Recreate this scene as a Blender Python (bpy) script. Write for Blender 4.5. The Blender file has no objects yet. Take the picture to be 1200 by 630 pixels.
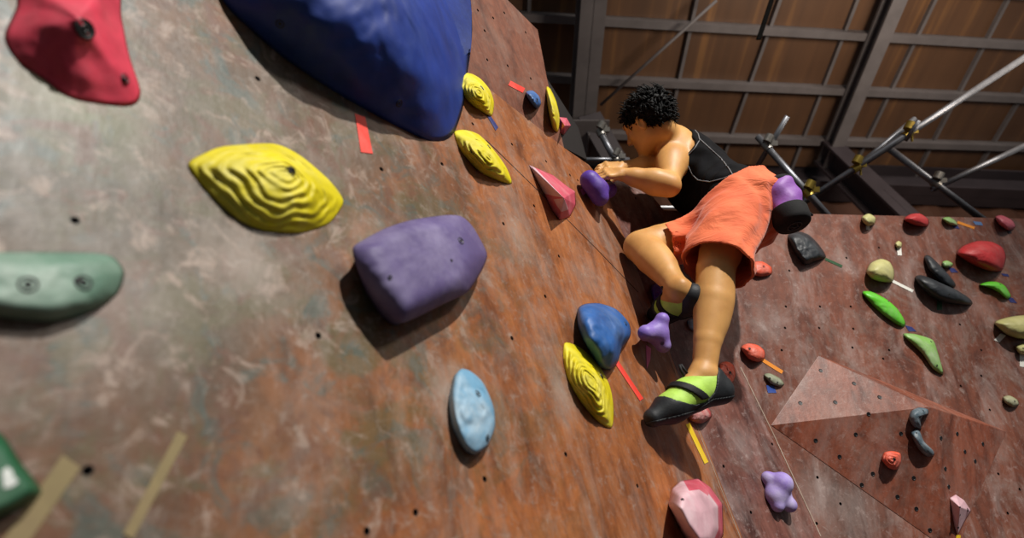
import bpy, bmesh, math, random
import numpy as np
from mathutils import Vector, Matrix, noise
from mathutils.bvhtree import BVHTree

random.seed(4); rng = np.random.default_rng(7)
S = bpy.context.scene
COL = S.collection
# ------------------------------------------------------------------ camera
F = 656.0
TH = math.radians(41.75)
CAM = Vector((0, 0, 1.3))
RT = Vector((1, 0, 0)); FW = Vector((0, math.cos(TH), math.sin(TH))); UP = Vector((0, -math.sin(TH), math.cos(TH)))

def ray(u, v):
    return RT*((u-600)/F) + UP*(-(v-315)/F) + FW
def W(u, v, z):
    return CAM + ray(u, v)*z

cd = bpy.data.cameras.new('camera'); co = bpy.data.objects.new('camera', cd); COL.objects.link(co)
co.location = CAM; co.rotation_euler = (math.pi/2+TH, 0, 0)
cd.sensor_width = 36; cd.lens = F/1200*36; cd.clip_start = .02
cd.dof.use_dof = True; cd.dof.focus_distance = 1.95; cd.dof.aperture_fstop = 1.7
S.camera = co

# ------------------------------------------------------------------ planes
class Plane:
    def __init__(s, p, n):
        s.p = Vector(p); s.n = Vector(n).normalized()
        if (CAM-s.p).dot(s.n) < 0: s.n = -s.n
    @staticmethod
    def inv(a0, b, c):
        q = lambda u, v: W(u, v, 1/(a0+b*(u-600)+c*(v-315)))
        p0, p1, p2 = q(600, 315), q(650, 315), q(600, 365)
        return Plane(p0, (p1-p0).cross(p2-p0))
    @staticmethod
    def pts(a, b, c):
        return Plane(a, (b-a).cross(c-a))
    def at(s, u, v, h=0.0):
        d = ray(u, v)
        return CAM + d*(((s.p + s.n*h - CAM).dot(s.n))/d.dot(s.n))

A = Plane.inv(.681, -.0016, .000954)
E1a, E1b = A.at(706, 212), A.at(870, 630)
def through(p, q, u, v, iz):       # plane through two points and a third at inverse depth iz
    return Plane.pts(p, q, W(u, v, 1/iz))
B = through(E1a, E1b, 866, 517, .490)
L1a, L1b = B.at(762, 227), B.at(963, 630)
C = through(L1a, L1b, 1100, 250, .342)
K1, K2 = A.at(577, 107), A.at(661, 173)
A2 = through(K1, K2, 595, 0, .445)

# ------------------------------------------------------------------ object helpers
def link(name, me, mat=None, parent=None, loc=None):
    o = bpy.data.objects.new(name, me); COL.objects.link(o)
    if mat is not None:
        for m in (mat if isinstance(mat, (list, tuple)) else [mat]): me.materials.append(m)
    if parent is not None: o.parent = parent
    if loc is not None: o.location = loc
    return o
def tag(o, label=None, cat=None, group=None, kind=None):
    if label: o['label'] = label
    if cat: o['category'] = cat
    if group: o['group'] = group
    if kind: o['kind'] = kind
    return o
def empty(name, loc):
    o = bpy.data.objects.new(name, None); COL.objects.link(o); o.location = loc; o.empty_display_size = .05
    return o
def world_mesh(name, verts, faces, mat, parent=None, origin=None, smooth=True):
    """mesh from world-space verts; origin of the object at `origin`; parent has translation only"""
    base = Vector((0, 0, 0))
    if parent is not None:
        p = parent
        while p is not None: base = base + p.location; p = p.parent
    if origin is None: origin = base if parent is not None else Vector(np.mean(np.array([tuple(v) for v in verts]), axis=0))
    origin = Vector(origin)
    me = bpy.data.meshes.new(name)
    arr = np.array([tuple(v) for v in verts], dtype=float) - np.array(tuple(origin))
    me.from_pydata(arr.tolist(), [], faces if isinstance(faces, list) else faces.tolist())
    me.update()
    if smooth: me.polygons.foreach_set('use_smooth', [True]*len(me.polygons))
    o = link(name, me, mat, parent)
    o.location = origin-base
    return o
def wpos(o):
    b = Vector((0, 0, 0))
    while o is not None: b = b+o.location; o = o.parent
    return b
def bvh_of(o):
    off = wpos(o)
    return BVHTree.FromPolygons([off+v.co for v in o.data.vertices], [tuple(p.vertices) for p in o.data.polygons])
def frame(n):
    n = Vector(n).normalized()
    t = Vector((0, 0, 1)) if abs(n.z) < .9 else Vector((1, 0, 0))
    x = t.cross(n).normalized()
    return x, n.cross(x).normalized(), n
def tube(a, b, r, n=16, r2=None, caps=True):
    a, b = Vector(a), Vector(b); x, y, _ = frame(b-a); r2 = r if r2 is None else r2
    vs = [a+(x*math.cos(2*math.pi*i/n)+y*math.sin(2*math.pi*i/n))*r for i in range(n)]
    vs += [b+(x*math.cos(2*math.pi*i/n)+y*math.sin(2*math.pi*i/n))*r2 for i in range(n)]
    fs = [[i, (i+1) % n, n+(i+1) % n, n+i] for i in range(n)]
    if caps: fs += [list(range(n))[::-1], list(range(n, 2*n))]
    return vs, fs
def polytube(pts, r, n=8, taper=None):
    vs, fs = [], []
    for i, p in enumerate(pts):
        d = (pts[min(i+1, len(pts)-1)]-pts[max(i-1, 0)])
        x, y, _ = frame(d); rr = r if taper is None else r*taper(i/(len(pts)-1))
        vs += [p+(x*math.cos(2*math.pi*k/n)+y*math.sin(2*math.pi*k/n))*rr for k in range(n)]
        if i:
            o = (i-1)*n
            fs += [[o+k, o+(k+1) % n, o+n+(k+1) % n, o+n+k] for k in range(n)]
    fs += [list(range(n))[::-1], list(range(len(vs)-n, len(vs)))]
    return vs, fs
def merge(*parts):
    vs, fs = [], []
    for v, f in parts:
        o = len(vs); vs += list(v); fs += [[i+o for i in q] for q in f]
    return vs, fs
def box(c, ax, ay, az):
    c = Vector(c); vs = [c+ax*i+ay*j+az*k for i in (-1, 1) for j in (-1, 1) for k in (-1, 1)]
    return vs, [[0, 1, 3, 2], [4, 6, 7, 5], [0, 4, 5, 1], [2, 3, 7, 6], [0, 2, 6, 4], [1, 5, 7, 3]]
def prism(poly, n, h0, h1):
    k = len(poly); vs = [p+n*h0 for p in poly]+[p+n*h1 for p in poly]
    return vs, [[i, (i+1) % k, k+(i+1) % k, k+i] for i in range(k)]+[list(range(k))[::-1], list(range(k, 2*k))]

# ------------------------------------------------------------------ materials
def nodes(name):
    m = bpy.data.materials.new(name); m.use_nodes = True; nt = m.node_tree
    return m, nt, nt.nodes['Principled BSDF'], nt.links.new
def N(nt, t, **kw):
    n = nt.nodes.new(t)
    for k, v in kw.items():
        if k in n.inputs: n.inputs[k].default_value = v
        else: setattr(n, k, v)
    return n
def s2l(c):
    return tuple((x/255/12.92 if x/255 <= .04045 else ((x/255+.055)/1.055)**2.4) for x in c)+(1,)
def ramp(nt, fac, stops):
    r = nt.nodes.new('ShaderNodeValToRGB'); e = r.color_ramp.elements
    while len(e) < len(stops): e.new(.5)
    for k, (p, c) in enumerate(stops): e[k].position = p; e[k].color = c if len(c) == 4 else tuple(c)+(1,)
    nt.links.new(fac, r.inputs[0]); return r
def mix(nt, fac, a, b, blend='MIX'):
    m = nt.nodes.new('ShaderNodeMix'); m.data_type = 'RGBA'; m.blend_type = blend
    for sock, x in ((m.inputs[0], fac), (m.inputs[6], a), (m.inputs[7], b)):
        if hasattr(x, 'is_linked'): nt.links.new(x, sock)
        else: sock.default_value = x
    return m.outputs[2]
def math_(nt, op, a, b=0.0, clamp=False):
    m = nt.nodes.new('ShaderNodeMath'); m.operation = op; m.use_clamp = clamp
    for sock, x in ((m.inputs[0], a), (m.inputs[1], b)):
        if hasattr(x, 'is_linked'): nt.links.new(x, sock)
        else: sock.default_value = x
    return m.outputs[0]
def noise_fac(nt, vec, scale, detail=4, rough=.55, dist=0.0):
    n = N(nt, 'ShaderNodeTexNoise', Scale=scale, Detail=detail, Roughness=rough, Distortion=dist)
    if vec is not None: nt.links.new(vec, n.inputs['Vector'])
    return n.outputs['Fac']

def simple(name, rgb, rough=.6, chalk=.25, chalk_rgb=(215, 212, 205), metal=0.0, scale=14, bump=.15, dark=.75, spec=.4):
    m, nt, p, ln = nodes(name)
    tc = N(nt, 'ShaderNodeTexCoord').outputs['Object']
    c = s2l(rgb); d = tuple(x*dark for x in c[:3])+(1,)
    f1 = noise_fac(nt, tc, scale, 5, .6)
    base = ramp(nt, f1, [(.3, d), (.62, c)]).outputs[0]
    if chalk:
        f2 = ramp(nt, noise_fac(nt, tc, scale*.55, 6, .68, .4), [(.46, (0, 0, 0)), (.74, (1, 1, 1))]).outputs[0]
        base = mix(nt, math_(nt, 'MULTIPLY', f2, chalk), base, s2l(chalk_rgb))
    ln(base, p.inputs['Base Color'])
    p.inputs['Roughness'].default_value = rough; p.inputs['Metallic'].default_value = metal
    p.inputs['Specular IOR Level'].default_value = spec
    if bump:
        b = N(nt, 'ShaderNodeBump', Strength=bump, Distance=.004); ln(noise_fac(nt, tc, scale*7, 4), b.inputs['Height']); ln(b.outputs[0], p.inputs['Normal'])
    return m
_mc = {}
def M(rgb, **kw):
    k = (tuple(rgb), tuple(sorted(kw.items())))
    if k not in _mc: _mc[k] = simple('resin_%d' % len(_mc), rgb, **kw)
    return _mc[k]

def wood(name, c_dark, c_mid, c_light, chalk=.5, chalk_rgb=(176, 166, 158), blobs=(), tints=(), gscale=1.0, rough=.42, cs=1.3, wear=.3, mottle=0.0):
    """climbing wall plywood: object-space grain runs along local Y; blobs = ((x,y,r,k),...) chalk and painted-glare patches; grime = patches of another tint, painted haze included"""
    m, nt, p, ln = nodes(name)
    tc = N(nt, 'ShaderNodeTexCoord').outputs['Object']
    mp = N(nt, 'ShaderNodeMapping'); mp.inputs['Scale'].default_value = (5.5*gscale, 1.9*gscale, 5.5*gscale); ln(tc, mp.inputs[0])
    g = noise_fac(nt, mp.outputs[0], 2.2, 8, .62, .9)
    base = ramp(nt, g, [(.28, s2l(c_dark)), (.5, s2l(c_mid)), (.74, s2l(c_light))]).outputs[0]
    # fine fibre
    mp2 = N(nt, 'ShaderNodeMapping'); mp2.inputs['Scale'].default_value = (48*gscale, 13*gscale, 48*gscale); ln(tc, mp2.inputs[0])
    g2 = noise_fac(nt, mp2.outputs[0], 1.6, 5, .6, .3)
    base = mix(nt, .36, base, ramp(nt, g2, [(.3, (.35, .35, .35)), (.6, (1, 1, 1))]).outputs[0], 'MULTIPLY')
    blot = noise_fac(nt, tc, 1.9, 7, .6, .7)
    base = mix(nt, .55, base, ramp(nt, blot, [(.33, (.42, .40, .40)), (.58, (1, 1, 1))]).outputs[0], 'MULTIPLY')
    for (x, y, r, k, rgb) in tints:
        d = N(nt, 'ShaderNodeVectorMath', operation='DISTANCE'); ln(tc, d.inputs[0]); d.inputs[1].default_value = (x, y, 0)
        dn = math_(nt, 'ADD', math_(nt, 'DIVIDE', d.outputs['Value'], r), math_(nt, 'MULTIPLY', math_(nt, 'SUBTRACT', noise_fac(nt, tc, 3.2, 8, .65, .5), .5), 1.9))
        f = math_(nt, 'MULTIPLY', math_(nt, 'SUBTRACT', 1.15, dn, True), k)
        base = mix(nt, f, base, s2l(rgb))
    if mottle:
        for k_, (sc0, th0, th1, rgb) in enumerate(((6.1, .48, .58, (84, 80, 50)), (10.7, .53, .61, (66, 84, 80)), (13.3, .52, .62, (98, 60, 42)), (16.4, .55, .64, (158, 138, 124)))):
            of = N(nt, 'ShaderNodeVectorMath', operation='ADD'); ln(tc, of.inputs[0]); of.inputs[1].default_value = (7.3*k_, 3.1*k_, 0)
            f_ = ramp(nt, noise_fac(nt, of.outputs[0], sc0, 9, .68, .9), [(th0, (0, 0, 0)), (th1, (1, 1, 1))]).outputs[0]
            d = N(nt, 'ShaderNodeVectorMath', operation='DISTANCE'); ln(tc, d.inputs[0]); d.inputs[1].default_value = (mottle[0], mottle[1], 0)
            reach = math_(nt, 'SUBTRACT', 1.25, math_(nt, 'DIVIDE', d.outputs['Value'], mottle[2]), True)
            base = mix(nt, math_(nt, 'MULTIPLY', math_(nt, 'MULTIPLY', f_, reach), .85), base, s2l(rgb))
    sc_ = noise_fac(nt, tc, 11, 12, .78, .8)
    base = mix(nt, .5, base, ramp(nt, sc_, [(.36, (.40, .40, .42)), (.52, (1, 1, 1))]).outputs[0], 'MULTIPLY')
    sc2 = ramp(nt, noise_fac(nt, tc, 4.3, 12, .76, 1.1), [(.50, (0, 0, 0)), (.68, (1, 1, 1))]).outputs[0]
    base = mix(nt, math_(nt, 'MULTIPLY', sc2, chalk*.9), base, s2l((138, 128, 120)))
    # chalk: streaky + speckle
    mp3 = N(nt, 'ShaderNodeMapping'); mp3.inputs['Scale'].default_value = (2.6, 1.1, 2.6); ln(tc, mp3.inputs[0])
    c1 = ramp(nt, noise_fac(nt, mp3.outputs[0], cs*2.2, 10, .7, .6), [(.49, (0, 0, 0)), (.72, (1, 1, 1))]).outputs[0]
    tot = math_(nt, 'MULTIPLY', c1, chalk)
    spk = ramp(nt, noise_fac(nt, tc, 30, 8, .78, .5), [(.545, (0, 0, 0)), (.64, (1, 1, 1))]).outputs[0]
    tot = math_(nt, 'ADD', tot, math_(nt, 'MULTIPLY', spk, wear))
    for (x, y, r, k) in blobs:
        d = N(nt, 'ShaderNodeVectorMath', operation='DISTANCE'); ln(tc, d.inputs[0]); d.inputs[1].default_value = (x, y, 0)
        dn = math_(nt, 'ADD', math_(nt, 'DIVIDE', d.outputs['Value'], r), math_(nt, 'MULTIPLY', math_(nt, 'SUBTRACT', noise_fac(nt, tc, 11, 6, .7, .3), .5), 2.2))
        tot = math_(nt, 'ADD', tot, math_(nt, 'MULTIPLY', math_(nt, 'SUBTRACT', 1.1, dn, True), k))
    tot = math_(nt, 'MINIMUM', tot, .85)
    base = mix(nt, tot, base, s2l(chalk_rgb))
    ln(base, p.inputs['Base Color'])
    rr = ramp(nt, g2, [(.3, (rough+.08,)*3), (.7, (rough,)*3)]).outputs[0]; ln(rr, p.inputs['Roughness'])
    p.inputs['Specular IOR Level'].default_value = .45
    b = N(nt, 'ShaderNodeBump', Strength=.2, Distance=.004); ln(math_(nt, 'ADD', math_(nt, 'MULTIPLY', g2, .35), noise_fac(nt, tc, 40, 6, .7)), b.inputs['Height']); ln(b.outputs[0], p.inputs['Normal'])
    return m

dark_metal = simple('dark_bolt_metal', (22, 22, 24), .45, 0, bump=0)
zinc = simple('worn_bolt_metal', (96, 94, 90), .4, 0, metal=.7, bump=0)

# ------------------------------------------------------------------ climbing walls
def wall_frame(pl, along, org):
    y = (along - pl.n*along.dot(pl.n)).normalized(); x = y.cross(pl.n).normalized()
    m = Matrix((x, y, pl.n)).transposed().to_4x4(); m.translation = org
    return m
nut_me = None
def make_nut():
    bm = bmesh.new()
    # countersunk steel barrel: ring with a bored centre and a dark end
    prof = [(.0056, -.0012), (.0046, -.0012), (.0042, -.004), (.0042, -.013), (.0, -.013)]
    n = 16; rows = []
    for r, z in prof:
        rows.append([bm.verts.new((r*math.cos(2*math.pi*i/n), r*math.sin(2*math.pi*i/n), z)) for i in range(n)] if r > 0 else [bm.verts.new((0, 0, z))])
    for k in range(len(rows)-1):
        for i in range(n):
            if len(rows[k+1]) == 1: bm.faces.new((rows[k][i], rows[k][(i+1) % n], rows[k+1][0]))
            else: bm.faces.new((rows[k][i], rows[k][(i+1) % n], rows[k+1][(i+1) % n], rows[k+1][i]))
    me = bpy.data.meshes.new('t_nut'); bm.to_mesh(me); bm.free(); me.materials.append(dark_metal)
    return me
nut_me = make_nut()
def climbing_wall(name, pl, poly, mat, along, holes=(), thick=.03, ysize=.0058):
    mw = wall_frame(pl, along, poly[0]); inv = mw.inverted()
    vs, fs = prism(poly, pl.n, -thick, 0)
    me = bpy.data.meshes.new(name); me.from_pydata([inv@v for v in vs], [], fs); me.update()
    bm = bmesh.new(); bm.from_mesh(me); bmesh.ops.recalc_face_normals(bm, faces=bm.faces); bm.to_mesh(me); bm.free()
    o = link(name, me, mat); o.matrix_world = mw; o['kind'] = 'structure'
    pts = [inv@pl.at(u, v) for u, v in holes]
    if pts:
        cv, cf = merge(*[tube(p+Vector((0, 0, -.018)), p+Vector((0, 0, .02)), ysize, 14) for p in pts])
        cm = bpy.data.meshes.new('cut'); cm.from_pydata(cv, [], cf); cm.update()
        bm = bmesh.new(); bm.from_mesh(cm); bmesh.ops.recalc_face_normals(bm, faces=bm.faces); bm.to_mesh(cm); bm.free()
        c = link('cut', cm); c.matrix_world = mw
        md = o.modifiers.new('b', 'BOOLEAN'); md.operation = 'DIFFERENCE'; md.object = c; md.solver = 'EXACT'
        bpy.context.view_layer.update()
        nm = bpy.data.meshes.new_from_object(o.evaluated_get(bpy.context.evaluated_depsgraph_get()))
        o.modifiers.clear(); o.data = nm; bpy.data.objects.remove(c)
        for p in pts:
            k = bpy.data.objects.new('t_nut', nut_me); COL.objects.link(k); k.parent = o; k.location = p
    return o, inv

def down_to_floor(a, b):     # extend line a->b to the floor
    d = b-a; return b + d*(-(b.z)/d.z)
E1f, L1f = down_to_floor(E1a, E1b), down_to_floor(L1a, L1b)
alongA = E1a-E1b
def drop(pl, p):
    d = Vector((0, 0, -1)); d = d-pl.n*d.dot(pl.n); return p + d*(-p.z/d.z)
pA0 = A.at(-260, 420)
polyA = [E1f, E1a, A.at(690, 193), K2, K1, A.at(441, 0), A.at(110, -260), A.at(-260, -260), pA0, drop(A, pA0)]
holesA = [(302, 92), (88, 258), (373, 393), (447, 198), (518, 192), (554, 145), (639, 347), (600, 396), (663, 532), (568, 561), (747, 569), (600, 169), (677, 211), (626, 241), (640, 189), (103, 551), (430, 622), (668, 205), (487, 600), (655, 300), (590, 262)]
def loc(inv, pl, u, v): q = inv@pl.at(u, v); return q.x, q.y
invA = wall_frame(A, alongA, polyA[0]).inverted()
la = lambda u, v: loc(invA, A, u, v)
blobsA = [(*la(535, 470), .085, .55), (*la(275, 305), .07, .45), (*la(660, 470), .07, .3), (*la(690, 385), .06, .25), (*la(160, 350), .12, .25), (*la(300, 130), .08, .2), (*la(440, 290), .1, .3), (*la(640, 190), .1, .2), (*la(690, 320), .12, .25), (*la(600, 270), .16, .22)]  # chalk halos, plus a specular glare spot painted below the big yellow hold
haze_grimeA = [(*la(120, 150), .66, .9, (72, 68, 48)), (*la(380, 120), .45, .6, (86, 74, 62)), (*la(120, 520), .34, .6, (92, 60, 42)), (*la(20, 250), .34, .7, (70, 64, 48)), (*la(90, 110), .11, .5, (120, 140, 90))]  # hazy, dimmer left side put into the colour, with olive and brown patches
wA = wood('ply_left', (106, 58, 32), (158, 94, 52), (180, 116, 70), .42, (160, 148, 138), blobsA, haze_grimeA, 1.0, .4, mottle=(*la(150, 190), .95))
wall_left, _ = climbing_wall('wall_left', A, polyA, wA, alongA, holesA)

polyA2 = [A.at(110, -260), K1, K2, A2.at(641, 92), A2.at(630, 35), A2.at(595, 0), A2.at(480, -190), A2.at(200, -330)]
holesA2 = [(578, 21), (591, 15), (616, 38), (568, 36), (595, 77), (571, 70), (622, 92), (560, 12), (606, 105)]
wA2 = wood('ply_upper', (84, 44, 30), (120, 70, 50), (140, 88, 66), .22, (150, 130, 118), [( *(0, 0), .001, 0)], (), 1.0, .5, wear=.2)
wall_upper, _ = climbing_wall('wall_upper', A2, polyA2, wA2, A2.at(595, 0)-A2.at(661, 173), holesA2)

polyB = [L1f, L1a, B.at(738, 206), B.at(716, 199), E1a, E1f]
invB = wall_frame(B, alongA, polyB[0]).inverted(); lb = lambda u, v: loc(invB, B, u, v)
wB = wood('ply_middle', (76, 44, 40), (118, 74, 64), (148, 100, 90), .35, (182, 164, 160), [(*lb(850, 590), .1, .35), (*lb(800, 540), .08, .3), (*lb(870, 520), .1, .25)], (), 1.3, .42)
wall_center, _ = climbing_wall('wall_center', B, polyB, wB, alongA, [(848, 546), (880, 600), (905, 520), (745, 232)])

pC1 = C.at(1500, 262); 
# slanted top edge that reads level in the photo
polyC = [L1f, L1a, C.at(778, 246), C.at(930, 250), C.at(1200, 256), pC1, drop(C, pC1)]
alongC = C.at(1100, 300)-C.at(1180, 560)
invC = wall_frame(C, alongC, polyC[0]).inverted(); lc = lambda u, v: loc(invC, C, u, v)
holesC = [(958, 559), (916, 410), (999, 407), (1042, 410), (1126, 452), (1181, 601), (1195, 573), (957, 613), (921, 359), (961, 359), (997, 359), (925, 317), (992, 302), (920, 384), (960, 384), (1000, 385), (1035, 420), (1150, 440), (1170, 555), (985, 590), (1140, 300), (1030, 290), (1090, 330), (1125, 380), (1150, 410), (1160, 480)]
wC = wood('ply_right', (84, 46, 35), (122, 70, 52), (138, 84, 64), .5, (172, 154, 148), [(*lc(935, 485), .09, .45), (*lc(960, 590), .12, .35), (*lc(990, 310), .08, .3), (*lc(905, 380), .12, .25), (*lc(1150, 360), .1, .25), (*lc(1030, 365), .05, .3)], [(*lc(990, 590), .22, .5, (98, 96, 92))], .8, .45)
wall_right, _ = climbing_wall('wall_right', C, polyC, wC, alongC, holesC)

def seam_strip(name, wall, pl, pts, w, mat, h=.0012):
    P = [pl.at(u, v, h) for u, v in pts]; d = (P[-1]-P[0]).normalized(); sd_ = d.cross(pl.n).normalized()*w/2
    vs = [q_+s_+pl.n*z_ for q_ in P for s_ in (-sd_, sd_) for z_ in (-h*.9, 0)]; fs = []
    for i in range(len(P)-1):
        a = i*4; fs += [[a+1, a+3, a+7, a+5], [a, a+1, a+5, a+4], [a+3, a+2, a+6, a+7]]
    o = world_mesh(name, vs, fs, mat, smooth=False); o.parent = wall; o.matrix_parent_inverse = wall.matrix_world.inverted(); return o
seam_dk = simple('panel_gap', (42, 26, 22), .8, .2, scale=40, bump=0); caulk = simple('chalky_caulk', (168, 146, 128), .8, .4, scale=40, bump=0)
bpy.context.view_layer.update()
seam_strip('panel_seam', wall_left, A, [(570, 164), (640, 232), (700, 292), (748, 342)], .003, seam_dk)
seam_strip('corner_caulk', wall_left, A, [(776, 396), (828, 528), (868, 630)], .004, caulk)
seam_strip('corner_caulk', wall_right, C, [(868, 430), (905, 505), (962, 628)], .004, caulk)
# dark flank behind the upper panel
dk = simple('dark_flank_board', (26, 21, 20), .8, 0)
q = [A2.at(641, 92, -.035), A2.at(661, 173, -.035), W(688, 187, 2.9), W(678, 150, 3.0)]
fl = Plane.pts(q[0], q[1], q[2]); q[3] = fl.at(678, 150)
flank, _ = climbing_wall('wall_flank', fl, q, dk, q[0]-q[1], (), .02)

# dark floor mats
mat_floor = simple('floor_mat_vinyl', (70, 74, 84), .6, .2)
fv, ff = box((2, 2, -.1), Vector((7, 0, 0)), Vector((0, 8, 0)), Vector((0, 0, .1)))
fo = world_mesh('floor', fv, ff, mat_floor, smooth=False); fo['kind'] = 'structure'

# ------------------------------------------------------------------ roof
ROOF_P = W(964, 190, 6.0)
Pd = Vector(RT*.994 - UP*.009 + FW*.105).normalized()          # purlin direction
Rd = Vector(RT*(-27) - UP*785 + FW*656).normalized()            # rafter direction (towards the eave)
roof = Plane(ROOF_P, Pd.cross(Rd)); RN = roof.n                    # points down to the room
def rp(u, v, h=0): return roof.at(u, v, h)
m_roof, nt, p, ln = nodes('roof_deck')
tc = N(nt, 'ShaderNodeTexCoord').outputs['Object']
mp = N(nt, 'ShaderNodeMapping'); mp.inputs['Scale'].default_value = (5.0, .25, 5); ln(tc, mp.inputs[0])
g = noise_fac(nt, mp.outputs[0], 1.5, 3, .5, .2)
base = ramp(nt, g, [(.36, s2l((104, 76, 56))), (.6, s2l((116, 84, 60))), (.76, s2l((160, 116, 72)))]).outputs[0]
base = mix(nt, .6, base, ramp(nt, noise_fac(nt, tc, .7, 4), [(.3, (.5, .46, .46)), (.65, (1, 1, 1))]).outputs[0], 'MULTIPLY')
ln(base, p.inputs['Base Color']); p.inputs['Roughness'].default_value = .45
steel = simple('painted_grey_steel', (118, 112, 112), .5, 0, scale=4, bump=.05)
steel_dk = simple('painted_dark_steel', (70, 62, 66), .55, 0, scale=4, bump=.05)
def rframe(o_):
    m = Matrix((Pd, (-RN).cross(Pd)*1.0, -RN)).transposed().to_4x4(); m.translation = o_; return m
corner = [roof.at(540, -120)-Pd*5-Rd*3, roof.at(1500, -120)+Pd*2-Rd*3, roof.at(1320, 212)+Pd*2, roof.at(560, 175)-Pd*5]
r_mw = wall_frame(roof, Rd, corner[0]); r_inv = r_mw.inverted()
vs, fs = prism(corner, roof.n, -.12, 0)
me = bpy.data.meshes.new('ceiling'); me.from_pydata([r_inv@v for v in vs], [], fs); me.update()
ceiling = link('ceiling', me, m_roof); ceiling.matrix_world = r_mw; ceiling['kind'] = 'structure'
def rpart(name, vf, mat, smooth=False):
    vs, fs = vf
    me = bpy.data.meshes.new(name); me.from_pydata([r_inv@Vector(v) for v in vs], [], fs); me.update()
    if smooth: me.polygons.foreach_set('use_smooth', [True]*len(me.polygons))
    return link(name, me, mat, ceiling)
def beam(a, b, w, h, down, flange=.012, lip=None):
    """I-section between a and b; `down` = direction of web depth"""
    a, b = Vector(a), Vector(b); d = (b-a).normalized(); dn = (down-d*down.dot(d)).normalized(); s = d.cross(dn).normalized()
    c = (a+b)/2; L = (b-a)/2
    return merge(box(c+dn*flange, L, s*(w/2), dn*flange), box(c+dn*(h-flange), L, s*(w/2), dn*flange), box(c+dn*h/2, L, s*.006, dn*(h/2)))
def chan(a, b, w, h, down):
    a, b = Vector(a), Vector(b); d = (b-a).normalized(); dn = (down-d*down.dot(d)).normalized(); s = d.cross(dn).normalized()
    c = (a+b)/2; L = (b-a)/2
    return merge(box(c+dn*h/2, L, s*.004, dn*h/2), box(c+dn*h+s*w/2, L, s*w/2, dn*.004), box(c+s*w/2, L, s*w/2, dn*.004))
def seg(u0, v0, u1, v1, e0=0, e1=0, h=0):
    a, b = rp(u0, v0, h), rp(u1, v1, h); d = b-a
    return a-d*e0, b+d*e1
for (u0, v0, u1, v1, e0, e1) in ((600, 12, 1200, 47, 5, 2), (650, 85, 1200, 109.5, 5, 2), (700, 151, 1200, 166.6, 5, 2), (600, -52, 1200, -12, 5, 2), (600, -110, 1200, -66, 5, 2)):
    a, b = seg(u0, v0, u1, v1, e0, e1); rpart('purlin', chan(a, b, .06, .1, RN), steel)
for (u0, v0, u1, v1) in ((620, 0, 617, 140), (815, 0, 785, 137), (912, 0, 868, 123), (1002, 0, 931, 184), (1093, 0, 1004, 184), (1178, 0, 1085, 178), (1262, 0, 1166, 160), (1350, 0, 1240, 170)):
    a, b = seg(u0, v0, u1, v1, .8, 1.2, .0); rpart('batten', merge(box((a+b)/2+RN*.02, (b-a)/2, (b-a).cross(RN).normalized()*.015, RN*.02)), steel)
rdir = RN
rafA = seg(690, 0, 678, 150, .5, .0, .15); rpart('rafter', beam(rafA[0], rafA[1], .21, .22, RN), steel)
rafB = seg(1041, 0, 963, 190, .5, .0, .1); rpart('rafter', beam(rafB[0], rafB[1], .13, .15, RN), steel)
# columns under the rafters
a = rafA[1]+RN*.2; b = W(726, 240, 5.0); rpart('column', beam(a-(b-a)*.05, b, .22, .3, Vector((0, -1, 0))), steel_dk)
k = rafA[1]+RN*.42
rpart('haunch_plate', merge(box(k+Vector((0, 0, -.05)), Vector((.17, 0, 0)), Vector((0, .3, -.05)), Vector((0, 0, .012))), box(k+Vector((0, .1, .12)), Vector((.008, 0, 0)), Vector((0, .3, 0)), Vector((0, 0, .2)))), steel)
a = rafB[1]+RN*.1; b = W(1062, 290, 4.9); rpart('column', beam(a-(b-a)*.08, b, .18, .26, Vector((0, -1, 0))), steel_dk)
# eave beams and siding
def lvl(u0, v0, u1, v1, z): return W(u0, v0, z), W(u1, v1, z+.25)
a, b = lvl(730, 192, 1330, 216, 6.05); rpart('eave_beam', beam(a, b, .25, .34, Vector((0, 0, -1))), steel_dk)
a, b = lvl(700, 216, 1330, 236, 6.1); rpart('wall_rail', chan(a, b, .1, .12, Vector((0, 0, -1))), steel)
a, b = seg(837, 3, 706, 121, .02, .02, .22); rpart('brace_rod', tube(a, b, .014, 8), steel, True)
# corrugated outer wall under the eave
s0, s1 = W(560, 172, 6.35), W(1400, 215, 6.7); s0 = s0-(s1-s0)*.7; s1 = s1+(s1-s0)*.15
d = s1-s0; vs = []; fs = []; nn = 160
for i in range(nn+1):
    q_ = s0+d*(i/nn)+Vector((0, -.03 if i % 4 < 2 else 0, 0)); vs += [q_+Vector((0, 0, .1)), Vector((q_.x, q_.y, 0))]
    if i: fs.append([2*i-2, 2*i, 2*i+1, 2*i-1])
m_side = simple('brown_siding', (96, 62, 46), .6, 0, scale=3)
sd = world_mesh('wall_back', vs, fs, m_side, smooth=False); sd['kind'] = 'structure'

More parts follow.
